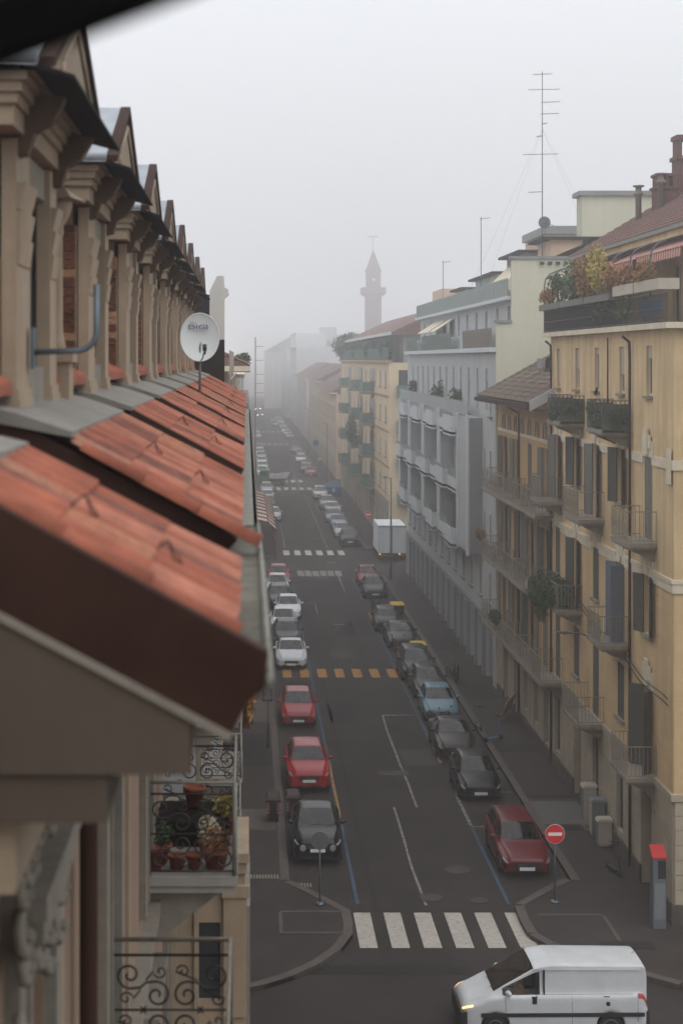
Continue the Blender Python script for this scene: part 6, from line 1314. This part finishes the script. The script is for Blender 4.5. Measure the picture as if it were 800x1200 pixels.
def bicycle(x, y, lab, rz, m):
    o = empty('bicycle', (x,y,.13), lab, 'bicycle', rotz=rz, group='bicycles chained to the pavement post'); wm = wheel2(.34); obj('wheel', wm, o, (0,-.52,.34)); obj('wheel', wm, o, (0,.52,.34))
    q = MB(); A,B,C,D,E = (0,.52,.34),(0,.05,.3),(0,.15,.8),(0,-.36,.78),(0,-.52,.34)
    for a,b in ((A,B),(B,C),(C,D),(D,B),(A,C)): q.tube([a,b], .015, 5)
    q.tube([E,(0,-.4,.7),(0,-.33,.98)], .014, 5); obj('bike_frame', q.mesh('bike_frame', m), o)
    q = MB(); q.tube([(-.28,-.2,1.0),(-.1,-.34,1.0),(.1,-.34,1.0),(.28,-.2,1.0)], .013, 5); obj('handlebar', q.mesh('handlebar', M['pole']), o); q = MB(); q.hexa([(-.07,.3,.86),(.07,.3,.86),(.03,.02,.87),(-.03,.02,.87)], [(-.06,.3,.91),(.06,.3,.91),(.02,.02,.9),(-.02,.02,.9)]); obj('saddle', q.mesh('saddle', M['black']), o)
    q = MB(); q.tube([(-.12,.07,.3),(.12,.03,.3)], .015, 5); q.lathe([(.08,0),(.08,.01)], (.05,.05,.3), 12, 'x'); obj('pedals', q.mesh('pedals', M['black']), o)
bicycle(11.2,88.6,'black bicycle leaning on the left side of the pavement post',.25,M['black']); bicycle(11.55,89.0,'pale framed bicycle leaning on the right side of the pavement post',-.2,M['pole'])
def kick(x, y, lab, rz, m, lean=0):
    o = empty('kick_scooter', (x,y,.13), lab, 'kick scooter', rotz=rz); o.rotation_euler = (0,lean,rz); w2 = MB(); w2.lathe([(.05,-.03),(.12,-.03),(.12,.03),(.05,.03)], (0,0,0), 14, 'x'); wm = w2.mesh('wheel', M['rubber']); obj('wheel', wm, o, (0,-.48,.12)); obj('wheel', wm, o, (0,.48,.12))
    q = MB(); q.box(-.08,.08,-.3,.42,.11,.17); q.hexa([(-.07,.42,.13),(.07,.42,.13),(.06,.66,.26),(-.06,.66,.26)], [(-.07,.42,.17),(.07,.42,.17),(.06,.66,.29),(-.06,.66,.29)]); obj('deck', q.mesh('deck', m), o)
    q = MB(); q.tube([(0,-.48,.12),(0,-.42,.3),(0,-.28,1.12)], .026, 6); obj('stem', q.mesh('stem', m), o); q = MB(); q.tube([(-.26,-.24,1.12),(0,-.28,1.14),(.26,-.24,1.12)], .018, 6); q.box(-.04,.04,-.34,-.26,1.08,1.16); obj('handlebar', q.mesh('handlebar', M['black']), o)
kick(11.35,74.6,'bright blue kick scooter parked across the pavement',2.2,M['scoot']); kick(11.0,77.0,'dull teal kick scooter seen end on behind the bright blue one',.1,mat('scooter_teal', rgb('2a4a50'), .5, var=.1)); kick(12.55,55.5,'black kick scooter standing against the corner house wall',.2,M['black'])

# ------------------------------------------------------------------ street furniture
def wbin(x, y, lidm, lab, w_=.85, h=1.2, z=0, group=None, chev=False, cat='bin'):
    o = empty('wheeled_bin', (x,y,z), lab, cat, group); q = MB(); q.hexa([(-w_/2+.06,-.3,.1),(w_/2-.06,-.3,.1),(w_/2-.06,.3,.1),(-w_/2+.06,.3,.1)], [(-w_/2,-.36,h-.15),(w_/2,-.36,h-.15),(w_/2,.36,h-.15),(-w_/2,.36,h-.15)]); q.box(-w_/2-.03,w_/2+.03,-.39,-.34,h-.25,h-.15); obj('bin_body', q.mesh('bin_body', M['bin'] if not chev else M['black']), o)
    q = MB(); q.hexa([(-w_/2-.02,-.4,h-.15),(w_/2+.02,-.4,h-.15),(w_/2+.02,.38,h-.15),(-w_/2-.02,.38,h-.15)], [(-w_/2+.05,-.3,h-.06),(w_/2-.05,-.3,h-.06),(w_/2-.05,.34,h+.02),(-w_/2+.05,.34,h+.02)]); q.tube([(-w_/2+.05,.4,h-.08),(w_/2-.05,.4,h-.08)], .02, 6); obj('lid', q.mesh('lid', lidm), o)
    wm = MB(); wm.lathe([(.03,-.03),(.1,-.03),(.1,.03),(.03,.03)], (0,0,0), 12, 'x'); me = wm.mesh('wheel', M['rubber'])
    for sx in (-1,1):
        for sy in (-.25,.25): obj('wheel', me, o, (sx*(w_/2-.08),sy,.1))
    if chev:
        for sx in (-1,1): obj('reflective_strip', bx(-.05,.05,-.375,-.34,.3,h-.2, m=CHEV), o, (sx*(w_/2-.07),0,0))
wbin(9.95,94.3,M['yellid'],'dark bin with yellow lid nearer the yellow crossing',group='yellow lidded bins',w_=.95,h=1.25)
wbin(10.15,109.6,M['yellid'],'dark bin with yellow lid farther along beside the small black car',group='yellow lidded bins',w_=.95,h=1.25)
brl = mat('brown_lid', rgb('33231f'), .7, var=.1)
wbin(1.0,61.8,brl,'black bin with red and white strips standing on the left pavement',w_=.52,h=1.0,z=.14,group='striped black bins',chev=True)
wbin(1.78,62.6,brl,'black bin with red and white strips in the road behind the crossover',w_=.55,h=1.0,group='striped black bins',chev=True)
o = empty('recycling_container', (11.1,208,0), 'large blue recycling container beside the parked cars', 'container'); q = MB(); q.box(-1.0,1.0,-.8,.8,.15,1.35); obj('container_body', q.mesh('container_body', M['bluebox']), o); q = MB(); q.hexa([(-1.05,-.85,1.35),(1.05,-.85,1.35),(1.05,.85,1.35),(-1.05,.85,1.35)], [(-.8,-.5,1.75),(.8,-.5,1.75),(.8,.5,1.75),(-.8,.5,1.75)]); obj('lid', q.mesh('lid', M['bluebox']), o); obj('white_label', bx(-.2,.2,-.83,-.8,.7,1.2, m=M['signwhite']), o)
def noentry(x, y, zc, r, lab, front=True, z0=.14, blue=False):
    o = empty('no_entry_sign' if not blue else 'blue_sign', (x,y,z0), lab, 'road sign'); q = MB(); q.tube([(0,0,0),(0,0,zc-z0+r)], .03, 8); q.lathe([(.16,0),(.14,.05),(.05,.07)], (0,0,0), 10); obj('pole', q.mesh('pole', M['galv']), o)
    q = MB(); q.lathe([(r,0),(r,.015)], (0,-.055 if front else -.05,zc-z0), 28, 'y'); obj('sign_disc', q.mesh('sign_disc', M['signblue'] if blue else (M['signred'] if front else M['signback'])), o)
    if front and not blue:
        q = MB(); q.tube([(r*cos(a),-.05,zc-z0+r*sin(a)) for a in np.linspace(0,2*pi,25)[:-1]], .008, 4, True); obj('sign_rim', q.mesh('sign_rim', M['signwhite']), o)
        obj('white_bar', bx(-r*.72,r*.72,-.062,-.056,zc-z0-r*.17,zc-z0+r*.17, m=M['signwhite']), o)
    if not front: obj('bracket', bx(-.06,.06,-.07,-.03,zc-z0-.2,zc-z0+.2, m=M['pole']), o)
noentry(9.95,52.4,2.36,.31,'round red no entry sign on a pole beside the dark red estate car')
noentry(2.35,52.2,2.2,.29,'back of a round sign on a pole in front of the black crossover',front=False)
noentry(11.5,153.5,3.0,.33,'no entry sign on a tall pole beyond the far crossing'); noentry(10.9,243,2.8,.35,'small distant no entry sign beside the dull red car')
noentry(11.2,262,4.2,.5,'distant round blue sign above the pavement on the right',blue=True)
o = empty('signal_head', (.95,73.3,.14), 'dark double panelled signal box on a slim pole, left pavement', 'traffic signal'); q = MB(); q.tube([(0,0,0),(0,0,2.7)], .035, 8); obj('pole', q.mesh('pole', M['pole']), o); q = MB(); q.box(-.24,-.01,-.08,.1,2.1,2.68); q.box(.01,.22,-.08,.1,2.1,2.68); obj('signal_box', q.mesh('signal_box', M['black']), o); obj('back_panel', bx(-.2,.18,-.1,-.08,2.2,2.35, m=M['signback']), o)
def lamp(x, y, z, arm, lab, wall=False, z0=.14):
    o = empty('street_lamp', (x,y,z0), lab, 'street lamp'); q = MB()
    if not wall: q.tube([(0,0,0),(0,0,1.5),(0,0,z-z0)], [.1,.085,.05], 10)
    q.tube([(0,0,z-z0-.1),(arm*.3,0,z-z0+.02),(arm,0,z-z0+.03)], .03, 6); obj('pole' if not wall else 'bracket_arm', q.mesh('pole', M['pole']), o); q = MB(); q.hexa([(arm-.1*(1 if arm>0 else -1),-.12,z-z0-.02),(arm*1.0,-.1,z-z0-.02),(arm*1.0,.1,z-z0-.02),(arm-.1*(1 if arm>0 else -1),.12,z-z0-.02)], [(arm*.8,-.1,z-z0+.09),(arm*1.35,-.1,z-z0+.07),(arm*1.35,.1,z-z0+.07),(arm*.8,.1,z-z0+.09)]); obj('lamp_head', q.mesh('lamp_head', M['signback']), o)
lamp(11.5,129.3,8.25,-.55,'tall grey street lamp on the corner by the white box truck')
lamp(XF-.02,62.9,7.05,-.95,'lamp arm fixed to the ochre house below the leafy balcony',wall=True,z0=6.5); lamp(12.4,95,6.6,-.7,'lamp arm under the projecting grey block',wall=True,z0=6.2)
lamp(11.4,230,8.6,-.6,'slim distant street lamp before the peach low house'); lamp(11.4,300,8.6,-.6,'very faint street lamp before the pale low house')
o = empty('pavement_post', (11.4,88.8,.13), 'slim grey post with chained bicycles on the right pavement', 'post'); q = MB(); q.tube([(0,0,0),(0,0,1.9)], .04, 8); q.box(-.12,.12,-.04,.04,1.5,2.1); obj('post', q.mesh('post', M['pole']), o)
# tall grey cabinet with red sloping cap
o = empty('street_totem', (12.72,50.15,.13), 'tall grey street cabinet with a bright red sloping cap at the house corner', 'cabinet'); q = MB(); q.box(-.2,.2,-.19,.25,0,2.15); obj('cabinet_body', q.mesh('cabinet_body', M['totem']), o); q = MB(); q.hexa([(-.22,-.21,2.15),(.22,-.21,2.15),(.22,.27,2.3),(-.22,.27,2.3)], [(-.22,-.21,2.2),(.22,-.21,2.2),(.22,.27,2.48),(-.22,.27,2.48)]); obj('red_cap', q.mesh('red_cap', M['red']), o); obj('screen', bx(-.05,.19,-.2,-.19,1.55,2.1, m=M['black']), o); obj('side_panel', bx(-.16,.16,-.2,-.19,.3,1.4, m=M['cabg']), o)
for (y, w_, h, m, lab) in ((61.2,.55,1.45,'cabc','tall beige utility cabinet by the ochre house wall, farthest of three'),(59.7,.5,1.3,'cabg','grey utility cabinet in the middle of three by the ochre house wall'),(58.6,.45,.9,'cabc','low beige utility cabinet nearest the camera by the ochre house wall')):
    o = empty('utility_cabinet', (XF-.35,y,.13), lab, 'cabinet', 'utility cabinets by the house wall'); q = MB(); q.box(-.24,.24,-w_/2,w_/2,.08,h); q.box(-.2,.2,-w_/2+.04,w_/2-.04,0,.08); obj('cabinet_body', q.mesh('cabinet_body', M[m]), o); q = MB(); q.hexa([(-.28,-w_/2-.03,h),(.27,-w_/2-.03,h),(.27,w_/2+.03,h),(-.28,w_/2+.03,h)], [(-.2,-w_/2,h+.1),(.27,-w_/2,h+.1),(.27,w_/2,h+.1),(-.2,w_/2,h+.1)]); obj('cabinet_roof', q.mesh('cabinet_roof', M[m]), o); obj('cabinet_door', bx(-.25,-.24,-w_/2+.05,w_/2-.05,.15,h-.08, m=M['cabg'] if m == 'cabc' else M['cabc']), o)
o = empty('cardboard_sheet', (12.85,79.2,.13), 'orange brown board with a white label leaning on the house wall', 'board'); q = MB(); q.hexa([(-.62,-.5,.0),(-.58,-.52,0),(.08,.52,0.35),(.04,.54,.35)], [(-.25,-.75,1.0),(-.21,-.77,1.0),(.42,.2,1.35),(.38,.22,1.35)]); obj('board', q.mesh('board', M['card']), o); q = MB(); q.hexa([(-.28,-.3,.62),(-.3,-.28,.62),(-.16,-.06,.7),(-.14,-.08,.7)], [(-.21,-.36,.85),(-.23,-.34,.85),(-.09,-.12,.93),(-.07,-.14,.93)]); obj('label', q.mesh('label', M['signwhite']), o)
# ribbed street canopy past the far crossing, left
o = empty('street_canopy', (1.6,157,0), 'long ribbed brown and beige canopy on the left pavement past the crossing', 'canopy')
nb = 9; y0, y1 = -14, 18
for i in range(nb):
    ya, yb = y0+(y1-y0)*i/nb, y0+(y1-y0)*(i+1)/nb-.1; q = MB(); q.hexa([(-.9,ya,3.5),(.3,ya,3.2),(.95,ya,2.5),(.95,yb,2.5),(.3,yb,3.2),(-.9,yb,3.5)], [(-.9,ya,3.55),(.3,ya,3.25),(1.0,ya,2.5),(1.0,yb,2.5),(.3,yb,3.25),(-.9,yb,3.55)]) if False else None
    q.box(0,0,0,0,0,0) if False else None
    q.hexa([(-.9,ya,3.5),(.3,ya,3.2),(.3,yb,3.2),(-.9,yb,3.5)], [(-.9,ya,3.56),(.3,ya,3.26),(.3,yb,3.26),(-.9,yb,3.56)]); q.hexa([(.3,ya,3.2),(1.0,ya,2.5),(1.0,yb,2.5),(.3,yb,3.2)], [(.3,ya,3.26),(1.05,ya,2.54),(1.05,yb,2.54),(.3,yb,3.26)]); obj('canopy_panel', q.mesh('canopy_panel', M['canvas']), o)
    r_ = MB(); r_.tube([(-.9,ya,3.6),(.3,ya,3.3),(1.05,ya,2.58)], .07, 5); obj('canopy_rib', r_.mesh('canopy_rib', M['rib']), o)
r_ = MB(); r_.tube([(1.05,y0,2.56),(1.05,y1,2.56)], .05, 5); r_.tube([(.3,y0,3.28),(.3,y1,3.28)], .05, 5)
for yy in (y0, y0+6, y0+14, y1): r_.tube([(.95,yy,.0),(.95,yy,2.55)], .05, 6); r_.tube([(-.6,yy,.0),(-.6,yy,3.4)], .05, 6)
r_.tube([(-.8,y0,.5),(.95,y0,.5),(1.0,y1,.5)], .04, 5); obj('canopy_frame', r_.mesh('canopy_frame', M['rib']), o)
# ------------------------------------------------------------------ antennas
an = empty('antenna_mast', (16.4,90,21), 'tall thin antenna mast with several aerials above the grey block roof', 'antenna')
q = MB(); q.tube([(0,0,0),(0,0,12.7)], [.035,.022], 6); obj('mast', q.mesh('mast', M['pole']), an)
for z, w_, dx in ((12.55,1.0,.0),(11.7,1.7,.1),(11.0,1.0,.45),(10.35,1.0,.4),(9.8,.3,.1),(9.1,.3,-.15),(8.1,1.9,-.1),(6.0,.7,-.4)):
    q = MB(); q.tube([(dx-w_/2,.0,z-.02),(dx+w_/2,0,z+.02)], .016, 4)
    for t in np.linspace(-.5,.5,7): q.tube([(dx+w_*t,-.3,z+.04*t),(dx+w_*t,.3,z+.04*t)], .008, 3)
    obj('aerial', q.mesh('aerial', M['pole']), an)
q = MB(); q.smooth = True; q.lathe([(.02,.1),(.18,.07),(.34,0)], (.1,-.1,4.3), 16, 'y'); q.tube([(.1,-.1,4.3),(.55,-.5,4.1)], .015, 4); obj('small_dish', q.mesh('small_dish', M['pole']), an)
for dx, dy in ((-4.5,-2),(3.6,-2.0),(5.0,1),(-3,3)):
    q = MB(); q.tube([(0,0,9.5),(dx,dy,0)], .004, 3); obj('guy_wire', q.mesh('guy_wire', M['pole']), an)
for x, y, z, h, lab in ((15.6,108,21,6.2,'thin aerial with one crossbar on the middle of the grey block roof'),(15.5,128,21,4.5,'short thin aerial at the far end of the grey block roof')):
    q = MB(); q.tube([(0,0,0),(0,0,h)], .03, 5); q.tube([(-.1,0,h-.15),(.6,0,h-.05)], .02, 4)
    o = obj('roof_aerial', q.mesh('roof_aerial', M['pole'])); o.location = (x,y,z); tagp(o, lab, 'antenna')
# overflowing plant on the second floor balcony of the ochre house
bush('balcony_plant', (XF-.85,65.6,8.4), (1.0,1.8,.78), 7000, .08, M['leafd'], 'big dark green plant overflowing a balcony of the ochre house')
bush('balcony_plant', (XF-1.15,66.6,7.45), (.3,.6,.55), 330, .07, M['leafg'], 'trailing lower shoots of the big balcony plant')
bush('balcony_plant', (XF-.9,80.5,4.9), (.35,1.3,.4), 500, .08, M['leafd'], 'low green plant on the first floor balcony of the orange house')
bush('balcony_plant', (XF-.95,85.4,8.5), (.3,.7,.3), 250, .08, M['leafo'], 'reddish potted plant on the far end of the orange house balcony')
# pigeon on the ivy balcony
o = empty('pigeon', (XF-1.0,56.9,16.42), 'small dark pigeon perched on the ivy balcony rail', 'bird'); q = MB(); q.smooth = True; q.tube([(0,.2,.06),(0,.1,.1),(0,0,.13),(0,-.1,.19),(0,-.13,.27),(0,-.17,.28),(0,-.21,.27)], [.015,.05,.075,.05,.035,.03,.008], 8); q.smooth = False; q.tube([(.02,0,.08),(.02,0,0)], .006, 4); q.tube([(-.02,0,.08),(-.02,0,0)], .006, 4); obj('body', q.mesh('body', M['black']), o)

# ------------------------------------------------------------------ the fog
SIG = .0024
q = MB(); q.box(-720,720,-120,1520,-1,58); hz = obj('haze', q.mesh('haze', ()), kind='stuff')
m = bpy.data.materials.new('fog_air'); m.use_nodes = True; n = m.node_tree; n.nodes.clear(); o_ = n.nodes.new('ShaderNodeOutputMaterial'); v = n.nodes.new('ShaderNodeVolumePrincipled'); v.inputs['Color'].default_value = (.985,.99,1,1); v.inputs['Density'].default_value = SIG; v.inputs['Anisotropy'].default_value = .8; n.links.new(v.outputs[0], o_.inputs['Volume']); hz.data.materials.clear(); hz.data.materials.append(m)
